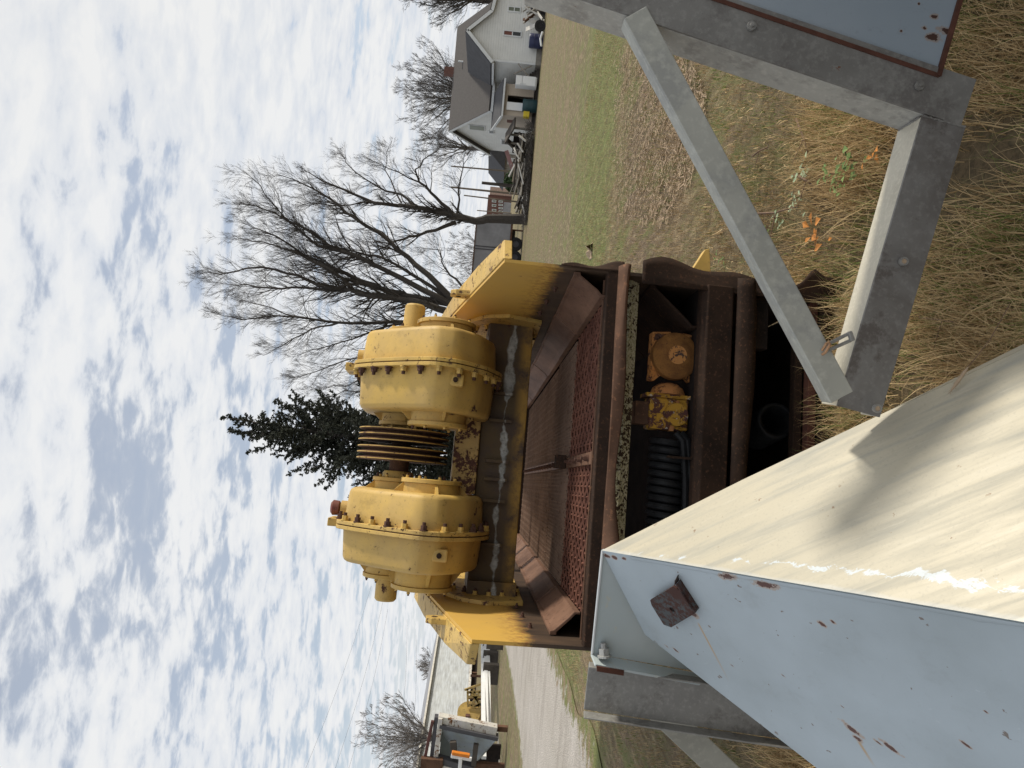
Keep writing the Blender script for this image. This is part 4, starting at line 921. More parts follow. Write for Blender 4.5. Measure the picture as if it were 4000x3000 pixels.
# small weeds and fallen sticks inside the triangle of the frame
def leafpl(b, p, n, size, r):
    for k in range(n):
        a = r.uniform(0, 6.28); e = r.uniform(.2, 1.0); d = Vector((math.cos(a)*math.cos(e), math.sin(a)*math.cos(e), math.sin(e)*.6)); s_ = d.cross(Vector((0, 0, 1))).normalized(); l = size*r.uniform(.6, 1.3)
        q = Vector(p)+Vector((r.uniform(-.05, .05), r.uniform(-.05, .05), r.uniform(.03, .12))); m_ = q+d*l*.5
        b.add([q, m_+s_*l*.24, q+d*l+Vector((0, 0, -l*.2)), m_-s_*l*.24, m_+Vector((0, 0, -l*.06))], [(0, 1, 4), (1, 2, 4), (2, 3, 4), (3, 0, 4)])
weeds = [(3390, 640, 'leaf_green', 9, .05, 'green leafy weed beside the corner of the right hand frame'), (3190, 665, 'leaf_pale', 8, .035, 'pale green weed among twigs, uppermost inside the frame triangle'), (3165, 800, 'leaf_pale', 9, .03, 'pale seedling on bare twiggy ground inside the frame triangle'),
         (3310, 690, 'leaf_green', 7, .035, 'small green weed near middle of the frame triangle'), (3330, 720, 'leaf_green', 8, .03, 'dark green sprig in dry grass near the base rail'), (3075, 860, 'leaf_pale', 9, .04, 'low pale plant above the lying twig'), (3020, 930, 'leaf_green', 8, .04, 'green tuft near the diagonal brace'), (2850, 1020, 'leaf_green', 6, .04, 'green tuft by the yellow gusset of the machine')]
rr = random.Random(3)
for (x, y, mt, n, sz, lab) in weeds:
    p = at(x, y, 2, .05); b = MB(); leafpl(b, p, n*2, sz*1.2, rr); rt = empty('weed', (p[0], p[1], 0), lab, 'weed', 'weeds in the dry grass'); b.build('leaves', mt, rt)
    b = MB(); b.tube([(p[0], p[1], 0), (p[0]+.01, p[1], .06), (p[0]+.01, p[1]+.01, .13)], .0025, 4); b.build('stem', 'stem_brown', rt)
for (x, y, n, sz, lab) in ((3215, 920, 10, .055, 'curled orange brown dead leaf on the grass inside the frame triangle'), (3395, 605, 5, .04, 'orange autumn leaf at the corner of the right hand frame')):
    p = at(x, y, 2, .10); rt = empty('dead_leaf', (p[0], p[1], p[2]), lab, 'leaf')
    for k in range(n): b = MB(); leafpl(b, p-np.array([0, 0, .06]), 1, sz*1.3, rr); b.build('leaf', 'leaf_orange', rt)
for (pts_, rad_, lab) in (([(3110, 465), (3140, 540), (3155, 600)], .006, 'short bare twig upright in the grass, nearest the post'), ([(2950, 835), (3030, 830), (3120, 805)], .008, 'knobbly fallen twig lying beside the diagonal brace'), ([(3105, 680), (3150, 705), (3180, 730)], .008, 'forked brown stick on bare ground inside the frame triangle'),
                         ([(2940, 610), (2965, 590), (3000, 575)], .006, 'thin pale stick far up inside the frame triangle'), ([(3590, 1240), (3680, 1250), (3760, 1265)], .004, 'dry brown stalk crossing the grass below the base rail')):
    P_ = [at(x, y, 2, .06+.03*(i % 2)) for i, (x, y) in enumerate(pts_)]; b = MB(); b.tube(P_, [rad_, rad_*.8, rad_*.5], 6, True)
    d = P_[1]-P_[0]; b.tube([P_[1], P_[1]+np.array([d[1], -d[0], .02])*.6], [rad_*.5, rad_*.2], 5)
    rt = b.build('stick', 'stem_brown', origin=P_[0], smooth=True); tag(rt, lab, 'stick')
# seed head lying on the cream side
b = MB(); off = n_cr*.010
P_ = [onplane(x, y, HA, n_cr)+n_cr*h_ for x, y, h_ in ((4000, 1300, .10), (3900, 1395, .06), (3800, 1465, .03))]; b.tube(P_, .0012, 4)
sh = empty('seed_stalk', P_[0], 'single dry grass stalk with a furry seed head leaning over the cream side', 'grass stalk'); b.build('stalk', 'stem_brown', sh)
b = MB(); q0, q1 = P_[-1], onplane(3722, 1540, HA, n_cr)+n_cr*.012; b.lathe(q0, q1, [(0, .001), (.2, .004), (.7, .0045), (1, .001)], 8)
for k in range(60):
    t_ = rr.random(); c_ = q0+(q1-q0)*t_; dv_ = (q1-q0)*.12+np.array([rr.uniform(-1, 1), rr.uniform(-1, 1), rr.uniform(-1, 1)])*.008; b.tube([c_, c_+dv_], [.0006, .0002], 3)
b.build('seed_head', 'straw_chaff', sh)

# ================================================================== HOUSE (right)
laps('siding_white_lap', 'siding_white', .16); laps('siding_tan_lap', 'siding_tan', .14)
hs_ = empty('gabled_house', (19.2, 50, 0), 'pale sided two gable house with brown shingle roof and brick chimney', 'house')
X0, X1h, Y0, Y1 = 19.2, 26.5, 50.0, 59.0
b = MB(); b.box((X0, Y0, 0), (X1h, Y1, 3.33)); b.prism([(X0, Y0, 3.33), (X0, (Y0+Y1)/2, 6.2), (X0, Y1, 3.33)], (X1h-X0, 0, 0)); b.build('wall', 'siding_white_lap', hs_)
YM = (Y0+Y1)/2; ov = .35
def roofq(b, a, c, e, f_, t=.12):  # quad, thickness upward
    n = np.cross(np.array(c)-np.array(a), np.array(f_)-np.array(a)); n = n/np.linalg.norm(n); n = n if n[2] > 0 else -n; b.prism([a, c, e, f_], n*t)
sl_ = (6.2-3.33)/(YM-Y0); b = MB()
roofq(b, (X0-ov, Y0-ov, 3.36-ov*sl_), (X1h+ov, Y0-ov, 3.36-ov*sl_), (X1h+ov, YM, 6.23), (X0-ov, YM, 6.23)); roofq(b, (X0-ov, Y1+ov, 3.36-ov*sl_), (X1h+ov, Y1+ov, 3.36-ov*sl_), (X1h+ov, YM, 6.23), (X0-ov, YM, 6.23))
rf = b.build('roof', 'roof_shingle', hs_)
b = MB(); b.box((23.2, YM-.1, 5.9), (23.75, YM+.45, 7.05)); b.build('chimney', 'brick_red', rf)
b = MB(); b.cyl((23.75, YM-1.2, 5.4), (23.75, YM-1.2, 5.95), .06, n=8); b.build('vent_pipe', 'trim_white', rf)
b = MB(); b.beam((X0-ov, Y0-ov, 3.33-ov*sl_), (X0-ov, YM, 6.2), .05, .22); b.beam((X0-ov, Y1+ov, 3.33-ov*sl_), (X0-ov, YM, 6.2), .05, .22); b.beam((X0-ov, Y0-ov-.02, 3.25-ov*sl_), (21.0, Y0-ov-.02, 3.25-ov*sl_), .08, .16); b.build('trim', 'trim_white', hs_)
# cross gable wing
Yw = 46.5; prof = [(21.0, 0.35), (21.0, 3.4), (22.65, 4.95), (24.1, 3.45), (27.5, 2.95), (27.5, .35)]
b = MB(); b.prism([(x, Yw, z) for x, z in prof], (0, Y0-Yw-.01, 0)); b.build('wing_wall', 'siding_white_lap', hs_)
b = MB(); b.box((20.98, Yw+.02, 0), (27.5, Y0-.02, .35)); b.build('foundation', 'board_grey', hs_)
b = MB(); roofq(b, (20.75, Yw-.25, 3.2), (22.65, Yw-.25, 5.0), (22.65, 52.3, 5.0), (20.75, 50.0, 3.2)); rl = b.build('wing_roof', 'roof_dark', hs_)
b = MB(); roofq(b, (24.1, Yw-.25, 3.5), (22.65, Yw-.25, 5.0), (22.65, 52.3, 5.0), (24.1, 50.2, 3.5)); roofq(b, (24.1, Yw-.25, 3.5), (27.8, Yw-.25, 2.95), (27.8, 50.2, 2.95), (24.1, 50.2, 3.5)); b.build('wing_roof', 'roof_shingle', hs_)
b = MB()
for a_, c_ in (((20.75, 3.16), (22.65, 4.96)), ((22.65, 4.96), (24.1, 3.46)), ((24.1, 3.46), (27.8, 2.9))): b.beam((a_[0], Yw-.28, a_[1]), (c_[0], Yw-.28, c_[1]), .05, .2)
b.beam((21.0, Yw-.02, .35), (21.0, Yw-.02, 3.3), .12, .12, (0, 1, 0)); b.beam((20.72, Yw-.2, 3.12), (20.72, 49.9, 3.12), .10, .14); b.build('trim', 'trim_white', hs_)
def window(parent, pxr, pyr, Y, up_m, lo_m):
    p = [at(x, y, 1, Y) for x, y in ((pxr[0], pyr[0]), (pxr[1], pyr[1]))]; x0, x1 = sorted((p[0][0], p[1][0])); z0, z1 = sorted((p[0][2], p[1][2])); zm = (z0+z1)/2; t = .07
    b = MB(); b.box((x0-t, Y-.06, z0-t), (x0, Y+.02, z1+t)); b.box((x1, Y-.06, z0-t), (x1+t, Y+.02, z1+t)); b.box((x0, Y-.06, z1), (x1, Y+.02, z1+t)); b.box((x0, Y-.06, z0-t), (x1, Y+.02, z0)); b.box((x0, Y-.055, zm-.03), (x1, Y+.02, zm+.03))
    fr_ = b.build('window', 'trim_white', parent)
    for (a_, c_, mt) in ((zm+.03, z1, up_m), (z0, zm-.03, lo_m)):
        b = MB(); b.box((x0, Y-.02, a_), (x1, Y+.01, c_)); b.build('pane', mt, fr_)
window(hs_, (1988, 2030), (28, 47), Yw, 'glass_green', 'glass_green'); window(hs_, (1970, 2033), (121, 143), Yw, 'curtain_brown', 'glass_dark')
# window and vent in the left gable end
for (ya, yb_, za, zb, mt) in ((53.6, 54.4, 3.6, 4.7, 'glass_green'), (54.4, 54.8, 2.9, 3.2, 'glass_dark'), (56.2, 57.0, 1.0, 2.2, 'glass_dark')):
    b = MB(); b.box((X0-.05, ya-.08, za-.08), (X0-.005, yb_+.08, zb+.08)); f_o = b.build('window', 'trim_white', hs_); b = MB(); b.box((X0-.07, ya, za), (X0-.052, yb_, zb)); b.build('pane', mt, f_o)
# tan porch
pc = empty('porch', (17.9, 47.5, 0), 'tan sided back porch with open dark doorway attached to the house', 'porch')
b = MB(); dx0 = at(2030, 401, 1, 47.4)[0]; dx1 = at(2030, 373, 1, 47.4)[0]; zt = 2.28
b.box((17.9, 47.5, .25), (dx0, 47.6, zt)); b.box((dx1, 47.5, .25), (20.0, 47.6, zt)); b.box((dx0, 47.5, 1.98), (dx1, 47.6, zt)); b.box((17.9, 47.6, .25), (18.0, 49.98, zt)); b.box((19.9, 47.6, .25), (20.0, 49.98, zt)); b.prism([(17.9, 47.6, zt), (17.9, 49.98, zt), (17.9, 49.98, 2.85)], (.1, 0, 0)); b.build('wall', 'siding_tan_lap', pc)
b = MB(); b.box((18.0, 47.6, 0), (19.9, 49.9, .2)); b.build('floor', 'board_dark', pc)
b = MB(); b.box((18.02, 49.6, .2), (19.88, 49.7, 2.3)); b.build('inner_wall', 'interior_black', pc)
b = MB(); roofq(b, (17.7, 47.2, 2.27), (20.2, 47.2, 2.27), (20.2, 50.0, 2.92), (17.7, 50.0, 2.92), .08); b.build('roof', 'roof_dark', pc)
b = MB(); b.beam((17.65, 47.15, 2.27), (17.65, 50, 2.92), .05, .16); b.beam((17.65, 47.15, 2.25), (20.2, 47.15, 2.25), .05, .12); b.build('trim', 'trim_white', pc)
b = MB(); b.box((dx0-.55, 47.38, .3), (dx0-.02, 47.43, 2.0)); b.build('door', 'white_paint', pc)
b = MB(); b.box((17.88, 48.3, 1.5), (17.9, 48.8, 1.9)); b.build('vent', 'brick_red', pc)
def simplebox(name, pxr, pyr, Y, dep, mt, label, cat, tilt=0, bev=.02):
    a_ = at((pxr[0]+pxr[1])/2, pyr[0], 1, Y); c_ = at((pxr[0]+pxr[1])/2, pyr[1], 1, Y); z1 = at(pxr[0], (pyr[0]+pyr[1])/2, 1, Y)[2]; z0 = max(0, at(pxr[1], (pyr[0]+pyr[1])/2, 1, Y)[2]); x0, x1 = sorted((a_[0], c_[0]))
    rt = empty(name, (x0, Y, z0), label, cat); return rt, x0, x1, z0, z1
rt, x0, x1, z0, z1 = simplebox('refrigerator', (2015, 2098), (297, 334), 46.2, .6, 'white_paint', 'white old refrigerator standing outside beside the tan porch', 'refrigerator')
b = MB(); b.box((x0, 46.26, z0), (x1, 46.85, z1)); b.build('cabinet', 'white_paint', rt, bevel=.03)
b = MB(); b.box((x0, 46.18, z0+.08), (x1, 46.25, z0+(z1-z0)*.68)); b.build('door', 'white_paint', rt, bevel=.02); b = MB(); b.box((x0, 46.18, z0+(z1-z0)*.70), (x1, 46.25, z1)); b.build('door', 'white_paint', rt, bevel=.02)
b = MB(); b.box((x0+.06, 46.14, z0+.7), (x0+.1, 46.18, z0+1.1)); b.build('handle', 'trim_white', rt)
# bin, box, drums by the house
def drum(px_, py_, Y, r, h, mt, label, name='barrel', cat='barrel'):
    p = at(px_, py_, 1, Y); b = MB(); b.lathe((p[0], Y, 0), (p[0], Y, h), [(0, r*.93), (.05, r), (.32, r), (.34, r*1.04), (.36, r), (.64, r), (.66, r*1.04), (.68, r), (.95, r), (1, r*.93)], 18); o = b.build(name, mt, origin=(p[0], Y, 0), smooth=True); tag(o, label, cat)
drum(2080, 415, 47.0, .42, .95, 'teal_plastic', 'dark teal plastic drum in front of the open porch doorway')
drum(2085, 160, 46.0, .45, .9, 'blue_plastic', 'dark blue barrel below the window with the brown curtain')
drum(2065, 25, 46.0, .38, 1.0, 'trailer_dark', 'grey barrel under the green window')
b = MB(); p = at(2078, 440, 1, 46.9); b.box((p[0]-.3, 46.9, .45), (p[0]+.1, 47.3, .85)); o = b.build('crate', 'yellow_plastic', origin=(p[0], 46.9, .45), bevel=.02); tag(o, 'small bright yellow box beside the teal drum', 'crate')
# junk beside the wing: planks, wheel, pipes
jr = random.Random(11)
def board(parent, p0, p1, w, t, mt, up=(0, 0, 1), name='board'):
    b = MB(); b.beam(p0, p1, w, t, up); return b.build(name, mt, parent)
jk = empty('lumber_heap', (at(2085, 100, 1, 45)[0], 45, 0), 'heap of white and brown planks leaning at the foot of the gable wing', 'lumber pile')
for k in range(14):
    y_ = jr.uniform(0, 120); a_ = at(2060+jr.uniform(-20, 10), y_, 1, 45.0+jr.uniform(-.6, .6)); c_ = at(2110+jr.uniform(-10, 20), y_+jr.uniform(-55, 75), 1, 44.6+jr.uniform(-.8, .8)); a_[2] = max(a_[2], .1); c_[2] = max(c_[2], .06)
    board(jk, a_, c_, jr.uniform(.12, .3), .05, jr.choice(['board_white', 'board_grey', 'rust_brown', 'board_dark', 'board_white']))
b = MB(); p = at(2128, 105, 1, 44.2); b.lathe((p[0], 44.2, .34), (p[0]-.05, 44.0, .34), [(0, .2), (0, .34), (1, .34), (1, .2)], 20, cap=False); b.lathe((p[0], 44.15, .34), (p[0]-.04, 44.05, .34), [(0, .2), (1, .2)], 16); o = b.build('wheel', 'tyre_black', origin=(p[0], 44.1, 0)); tag(o, 'black wheel lying against the planks near the gable wing', 'wheel')
b = MB(); a_, c_ = at(2120, 125, 1, 43.5), at(2115, 180, 1, 43.5); b.tube([a_, (a_+c_)/2+np.array([0, 0, .1]), c_], .07, 8, True); o = b.build('pipe', 'trim_white', origin=a_, smooth=True); tag(o, 'short white pipe lying in the grass before the blue barrel', 'pipe')
steps = empty('wooden_steps', (20.3, 48, 0), 'dark wooden steps and railing in the corner between wing and porch', 'steps')
for k in range(4): b = MB(); b.box((19.5+.5, 46.9+k*.25, 0), (20.9, 47.15+k*.25, .2+.15*k)); b.build('step', 'board_dark', steps)
b = MB(); b.beam((20.9, 46.5, .6), (20.2, 46.4, 1.7), .06, .06); b.beam((20.9, 46.4, 1.5), (19.9, 46.4, .5), .06, .06); b.build('rail', 'board_grey', steps)

# ---- collapsed shed and timber pile left of the porch
sh_ = empty('collapsed_shed', (at(2040, 560, 1, 48)[0], 48, 0), 'collapsed dark shed with sagging roof beside the porch', 'shed')
q = lambda x, y, Y: at(x, y, 1, Y)
b = MB(); a_, c_, e_ = q(2012, 478, 47), q(1975, 542, 48), q(2035, 600, 48.5); b.beam(a_, c_, 1.2, .1); b.beam(c_, e_, 1.0, .1); b.build('roof', 'board_dark', sh_)
for x, y in ((1990, 525), (1995, 560), (2010, 585), (2010, 500)):
    p = q(x, y, 48); b = MB(); b.beam((p[0], 48, 0), (p[0], 48, max(.8, p[2])), .12, .12, (0, 1, 0)); b.build('post', 'board_grey', sh_)
b = MB(); a_, c_ = q(2000, 515, 49), q(2040, 600, 49); b.box((min(a_[0], c_[0]), 49, 0), (max(a_[0], c_[0]), 49.1, 1.35)); b.build('wall', 'interior_black', sh_)
b = MB(); P4 = [q(1972, 590, 48.3), q(1985, 585, 47.9), q(2010, 662, 47.7), q(1998, 668, 48.3)]; b.prism(P4, (0, .05, .03)); o = b.build('roof_sheet', 'sheet_maroon', sh_)
pile = empty('timber_pile', (at(2060, 700, 1, 47)[0], 47, 0), 'long tangled pile of broken boards and beams at the lawn edge', 'lumber pile')
for k in range(120):
    y_ = jr.uniform(560, 800); hgt = 1.15-.9*abs((y_-660)/170)**1.5; hgt = max(.25, hgt); z_ = jr.uniform(.06, hgt); Y_ = jr.uniform(45.6, 48.2); x_ = at(2050, y_, 1, Y_)[0]; l = jr.uniform(.6, 2.6); a = jr.uniform(-.5, .5)+(math.pi if jr.random() < .5 else 0); e = jr.uniform(-.45, .35)
    d = np.array([math.cos(a)*math.cos(e), math.sin(a)*.6, math.sin(e)]); p0 = np.array([x_, Y_, z_])-d*l/2; p1 = p0+d*l; p0[2] = max(.04, p0[2]); p1[2] = max(.04, p1[2])
    board(pile, p0, p1, jr.choice([.1, .15, .2, .3]), jr.choice([.04, .06, .1]), jr.choice(['board_white', 'board_grey', 'board_dark', 'board_grey', 'board_dark', 'wood_grey']), (0, .4, 1))
for (xa, ya, xb, yb2, w) in ((2022, 560, 2045, 595, .30), (2008, 590, 2030, 622, .16), (2028, 530, 2055, 552, .30), (2025, 640, 2045, 720, .14), (2042, 800, 2056, 858, .34), (2060, 745, 2058, 800, .25)):
    board(pile, q(xa, ya, 45.4), q(xb, yb2, 45.4), w, .08, 'board_white', (0, .3, 1))
b = MB()
for k in range(1400):
    y_ = jr.uniform(480, 880); x_ = 2068+jr.gauss(0, 9); p = at(x_, y_, 1, 45+jr.uniform(-.3, .8)); p[2] = abs(p[2])*.8; a = jr.uniform(-1.2, 1.2)
    d = Vector((math.sin(a), jr.uniform(-.4, .4), math.cos(a)*jr.uniform(.2, 1)))*jr.uniform(.2, .55); b.tube([p, Vector(p)+d*.5+Vector((.03, 0, .02)), Vector(p)+d], [.012, .009, .003], 3)
o = b.build('brush', 'twig'); tag(o, 'dead brushwood tangle in front of the timber pile', 'brush', kind='stuff')

# grey house further back
gh = empty('grey_house', (at(1990, 640, 1, 78)[0], 78, 0), 'small grey house with dark steep roof behind the timber pile', 'house')
a_ = q(1908, 591, 78); c_ = q(1962, 668, 78); xw0, xw1 = c_[0], c_[0]+9
b = MB(); b.box((xw0+.4, 78, 0), (xw1, 86, 1.9)); b.build('wall', 'board_grey', gh)
b = MB(); zr = a_[2]; b.prism([(xw0, 77.6, 1.85), (a_[0], 77.6, zr), (xw1+2, 77.6, zr-.3), (xw1+2, 77.6, 1.85)], (0, 8.5, 0)); b.build('roof', 'roof_dark', gh)
for k in range(3): b = MB(); b.box((xw0+.8+k*1.1, 77.9, .7), (xw0+1.5+k*1.1, 77.99, 1.6)); b.build('window', 'trim_white', gh)
# brick building
br = empty('brick_building', (at(2010, 850, 1, 150)[0], 150, 0), 'two storey red brick building far away between trunk and poles', 'building')
xa, xb = q(1960, 862, 150)[0], q(1960, 765, 150)[0]; zt = q(1903, 810, 150)[2]
b = MB(); b.box((xa-3, 150, 0), (xb, 162, zt)); b.build('wall', 'brick_red', br); b = MB(); b.box((xb+.01, 149.5, 0), (xb+1.6, 160, zt-.3)); b.build('side_wall', 'brick_pale', br)
for (x0_, x1_, y0_, y1_) in [(1922, 1938, y, y+11) for y in (780, 797, 816, 835)]+[(1948, 1964, y, y+9) for y in (783, 796, 809, 822, 835)]:
    p0, p1 = q(x0_, y0_, 149.9), q(x1_, y1_, 149.9); f_ = MB(); f_.box((min(p0[0], p1[0]), 149.85, min(p0[2], p1[2])), (max(p0[0], p1[0]), 149.99, max(p0[2], p1[2]))); wo = f_.build('window', 'trim_white', br)
    f_ = MB(); f_.box((min(p0[0], p1[0])+.12, 149.8, min(p0[2], p1[2])+.12), (max(p0[0], p1[0])-.12, 149.84, max(p0[2], p1[2])-.12)); f_.build('pane', 'glass_green', wo)
p0, p1 = q(1968, 790, 149.9), q(2010, 850, 149.9); b = MB(); b.box((min(p0[0], p1[0]), 149.7, 0), (max(p0[0], p1[0]), 149.98, p0[2])); b.build('shopfront', 'trailer_grey', br)
# hedge
def leafcloud(b, c, rx, ry, rz, n, s, r, cone=0):
    for k in range(n):
        while True:
            v = Vector((r.uniform(-1, 1), r.uniform(-1, 1), r.uniform(-1, 1)))
            if v.length < 1: break
        if cone: v.x *= 1-(v.z+1)/2*cone; v.y *= 1-(v.z+1)/2*cone
        p = Vector((c[0]+v.x*rx, c[1]+v.y*ry, c[2]+v.z*rz)); a = Vector((r.gauss(0, 1), r.gauss(0, 1), r.gauss(0, 1))).normalized()*s; b_ = a.cross(Vector((r.gauss(0, 1), r.gauss(0, 1), r.gauss(0, 1)))).normalized()*s*.6
        b.add([p-a, p+b_, p+a*.6, p-b_], [(0, 1, 2), (0, 2, 3)])
hr_ = random.Random(5); p = q(1995, 708, 62); he = empty('evergreen_bush', (p[0], 62, 0), 'rounded green evergreen bush behind the timber pile', 'bush')
b = MB(); leafcloud(b, (p[0], 62, .85), 1.1, .8, .95, 2600, .10, hr_); b.build('foliage', 'hedge_leaf', he)
b = MB(); b.cyl((p[0], 62, 0), (p[0], 62, .9), .08, .04, 6); b.build('stem', 'bark', he)
# poles
for (xt, yt, xb_, yb_, Y, r, mt, lab) in ((1762, 649, 1960, 666, 70, .09, 'pole_wood', 'tall thin grey utility pole next to the steep roofed grey house'), (1882, 714, 2006, 727, 58, .16, 'board_dark', 'short thick dark post before the evergreen bush'),
        (1762, 731, 2012, 757, 60, .10, 'pole_wood', 'tall brown utility pole left of the evergreen bush'), (1812, 763, 1985, 785, 85, .10, 'pole_wood', 'slender pole at the right edge of the brick building'), (1863, 822, 1985, 832, 130, .12, 'pole_wood', 'short distant pole rising above the brick building roof')):
    t_ = q(xt, yt, Y); bt = q(xb_, yb_, Y); b = MB(); b.cyl((bt[0], Y, 0), (t_[0], Y, t_[2]), r, r*.75, 8); o = b.build('utility_pole', mt, origin=(bt[0], Y, 0), smooth=True); tag(o, lab, 'pole')
# box trailer
Yt = 52.0; tl = empty('box_trailer', (q(1950, 870, Yt)[0], Yt, 0), 'long grey box trailer with black tyres parked beyond the yellow machine', 'trailer')
xr = q(1930, 862, Yt)[0]; zt = q(1863, 860, Yt)[2]; zb = q(1998, 872, Yt)[2]; xl = xr-10.5
b = MB(); b.box((xl, Yt, zb), (xr, Yt+2.4, zt)); body = b.build('body', 'trailer_grey', tl)
b = MB(); b.box((xl-.02, Yt-.04, zt-.02), (xr+.03, Yt+2.44, zt+.06)); b.box((xl-.02, Yt-.04, zb-.12), (xr+.03, Yt+2.44, zb+.02)); b.build('rail', 'rust_brown', tl)
for x in [xr-.03]+[xr-1.95, xr-2.15, xr-3.95, xr-6, xr-8]: b = MB(); b.box((x-.03, Yt-.05, zb), (x+.03, Yt-.001, zt)); b.build('post', 'trailer_dark', tl)
b = MB(); b.box((xl, Yt-.02, zb), (xr-4.0, Yt-.004, zt)); b.build('side_panel', 'trailer_dark', tl)
for (px_, rr_) in ((953, .50), (1005, .50), (1062, .48)):
    x = q(2022, px_, Yt)[0]; b = MB(); b.lathe((x, Yt+.05, rr_), (x, Yt+.38, rr_), [(0, .25), (0, rr_*.93), (.12, rr_), (.88, rr_), (1, rr_*.93), (1, .25)], 28, cap=False); w_ = b.build('wheel', 'tyre_black', tl, smooth=True)
    b = MB(); b.lathe((x, Yt+.16, rr_), (x, Yt+.3, rr_), [(0, .25), (1, .25)], 18); b.build('rim', 'trailer_dark', w_)
b = MB(); b.box((xr-6, Yt+.5, zb-.35), (xr-.4, Yt+1.9, zb-.12)); b.build('chassis', 'board_dark', tl)
for x in (xr-.5, xr-1.2): b = MB(); b.box((x-.05, Yt+.2, .05), (x+.05, Yt+.3, zb)); b.build('landing_leg', 'rust_brown', tl)

# ================================================================== TREES
def grow(b, bt, p, d, L, r, depth, rg, spread=.5, up=.15, kids=4, minr=.006, wig=.18, twigs=True):
    """branch as a wiggly tapering tube with children"""
    n = 5 if depth > 1 else 4; pts = [Vector(p)]; rad = [r]; dd = Vector(d).normalized()
    for i in range(n):
        dd = (dd+Vector((rg.gauss(0, wig), rg.gauss(0, wig), rg.gauss(0, wig)+up*.4))).normalized(); pts.append(pts[-1]+dd*L/n); rad.append(max(minr*.5, r*(1-.75*(i+1)/n)))
    (b if depth > 1 else bt).tube(pts, rad, 5 if depth > 2 else (4 if depth > 1 else 3))
    if depth <= 0: return
    for k in range(kids):
        t = rg.uniform(.25, .98); i = min(int(t*n), n-1); q = t*n-i; pos = pts[i].lerp(pts[i+1], q); bd = (pts[i+1]-pts[i]).normalized()
        a = Vector((rg.gauss(0, 1), rg.gauss(0, 1), rg.gauss(0, 1))); a = (a-bd*a.dot(bd)).normalized(); nd = (bd+a*rg.uniform(spread*.6, spread*1.4)+Vector((0, 0, up))).normalized()
        grow(b, bt, pos, nd, L*rg.uniform(.45, .72)*(1-.3*t), max(minr, rad[i]*rg.uniform(.45, .65)), depth-1, rg, spread, up, kids, minr, wig)
def guided_tree(name, limbs, Y, label, seed, base, kids=7, depth=2, L=2.6, minr=.005, mt='bark', tw='twig', spread=.6, dens=1.0, up=.2, cat='tree', group='bare trees behind the yard'):
    rg = random.Random(seed); bx_ = q(base[0], base[1], Y)[0]; root = empty(name, (bx_, Y, 0), label, cat, group); b = MB(); b2 = MB(); bt = MB()
    for li, (pl, r0, r1) in enumerate(limbs):
        k = len(pl); dy = [0.0]*k; sy_ = rg.uniform(-1, 1)*.05*Y
        P_ = []
        for i, (x, y) in enumerate(pl): P_.append(Vector(q(x, y, Y+sy_*(i/max(1, k-1)))))
        # densify with wiggle
        D_ = [P_[0]]
        for a_, c_ in zip(P_[:-1], P_[1:]):
            for s_ in (.33, .66, 1.0): D_.append(a_.lerp(c_, s_)+Vector((rg.gauss(0, .05), rg.gauss(0, .1), rg.gauss(0, .05)))*(1 if s_ < 1 else .3))
        nD = len(D_); rad = [r0+(r1-r0)*(i/(nD-1))**.7 for i in range(nD)]; b.tube(D_, rad, 8 if r0 > .12 else 6)
        length = sum((D_[i+1]-D_[i]).length for i in range(nD-1)); cnt = int(length*dens*kids*.28)
        for c in range(cnt):
            t = rg.uniform(.15, 1)**.8; i = min(int(t*(nD-1)), nD-2); pos = D_[i].lerp(D_[i+1], rg.random()); bd = (D_[i+1]-D_[i]).normalized(); a = Vector((rg.gauss(0, 1), rg.gauss(0, 1), rg.gauss(0, 1))); a = (a-bd*a.dot(bd)).normalized()
            nd = (bd*1.0+a*rg.uniform(.5, 1.3)*spread*1.6+Vector((0, 0, up))).normalized(); grow(b2, bt, pos, nd, L*rg.uniform(.6, 1.2)*(1.15-.75*t), max(minr, rad[i]*rg.uniform(.22, .42)), depth, rg, spread, up, 5, minr)
    b.build('trunk', mt, root, smooth=True); o = b2.build('branches', mt, root); o['kind'] = 'stuff'; o = bt.build('crown', tw, root); o['kind'] = 'stuff'
    return root
Z4 = lambda L_: [(700+x*.5425, 500+y*.5425) for x, y in L_]
elm = [(Z4([(2250, 1420), (2100, 1390), (1960, 1330), (1700, 1250), (1350, 1200), (1180, 1170), (1000, 1130), (850, 1060), (600, 1000), (300, 1050), (180, 1040)]), .30, .012),
       (Z4([(2100, 1390), (1970, 1270), (1500, 1180), (1200, 1050), (1000, 960), (700, 780), (450, 680)]), .26, .012),
       (Z4([(2000, 1290), (1600, 1080), (1250, 910), (1080, 850), (870, 700), (600, 580), (430, 530)]), .20, .012),
       (Z4([(1970, 1240), (1700, 980), (1520, 820), (1250, 640), (1100, 520), (900, 400), (700, 330)]), .20, .012),
       (Z4([(1500, 1180), (1250, 1100), (1000, 980), (850, 900), (600, 820), (400, 800)]), .13, .012),
       (Z4([(1250, 910), (1000, 850), (760, 640), (620, 480), (460, 300)]), .11, .010),
       (Z4([(1180, 1170), (900, 1150), (650, 1150), (400, 1130), (250, 1110)]), .11, .010),
       (Z4([(1960, 1260), (1750, 1100), (1500, 950), (1300, 900), (1000, 820), (800, 600)]), .14, .010),
       (Z4([(2080, 1180), (1950, 1060), (1890, 960), (1880, 880), (1700, 860)]), .08, .01)]
guided_tree('elm_tree', elm, 40, 'largest spreading bare tree, its limbs fanning above the right gearbox', 3, (2000, 1290), kids=9, dens=2.5, L=2.5, minr=.0045)
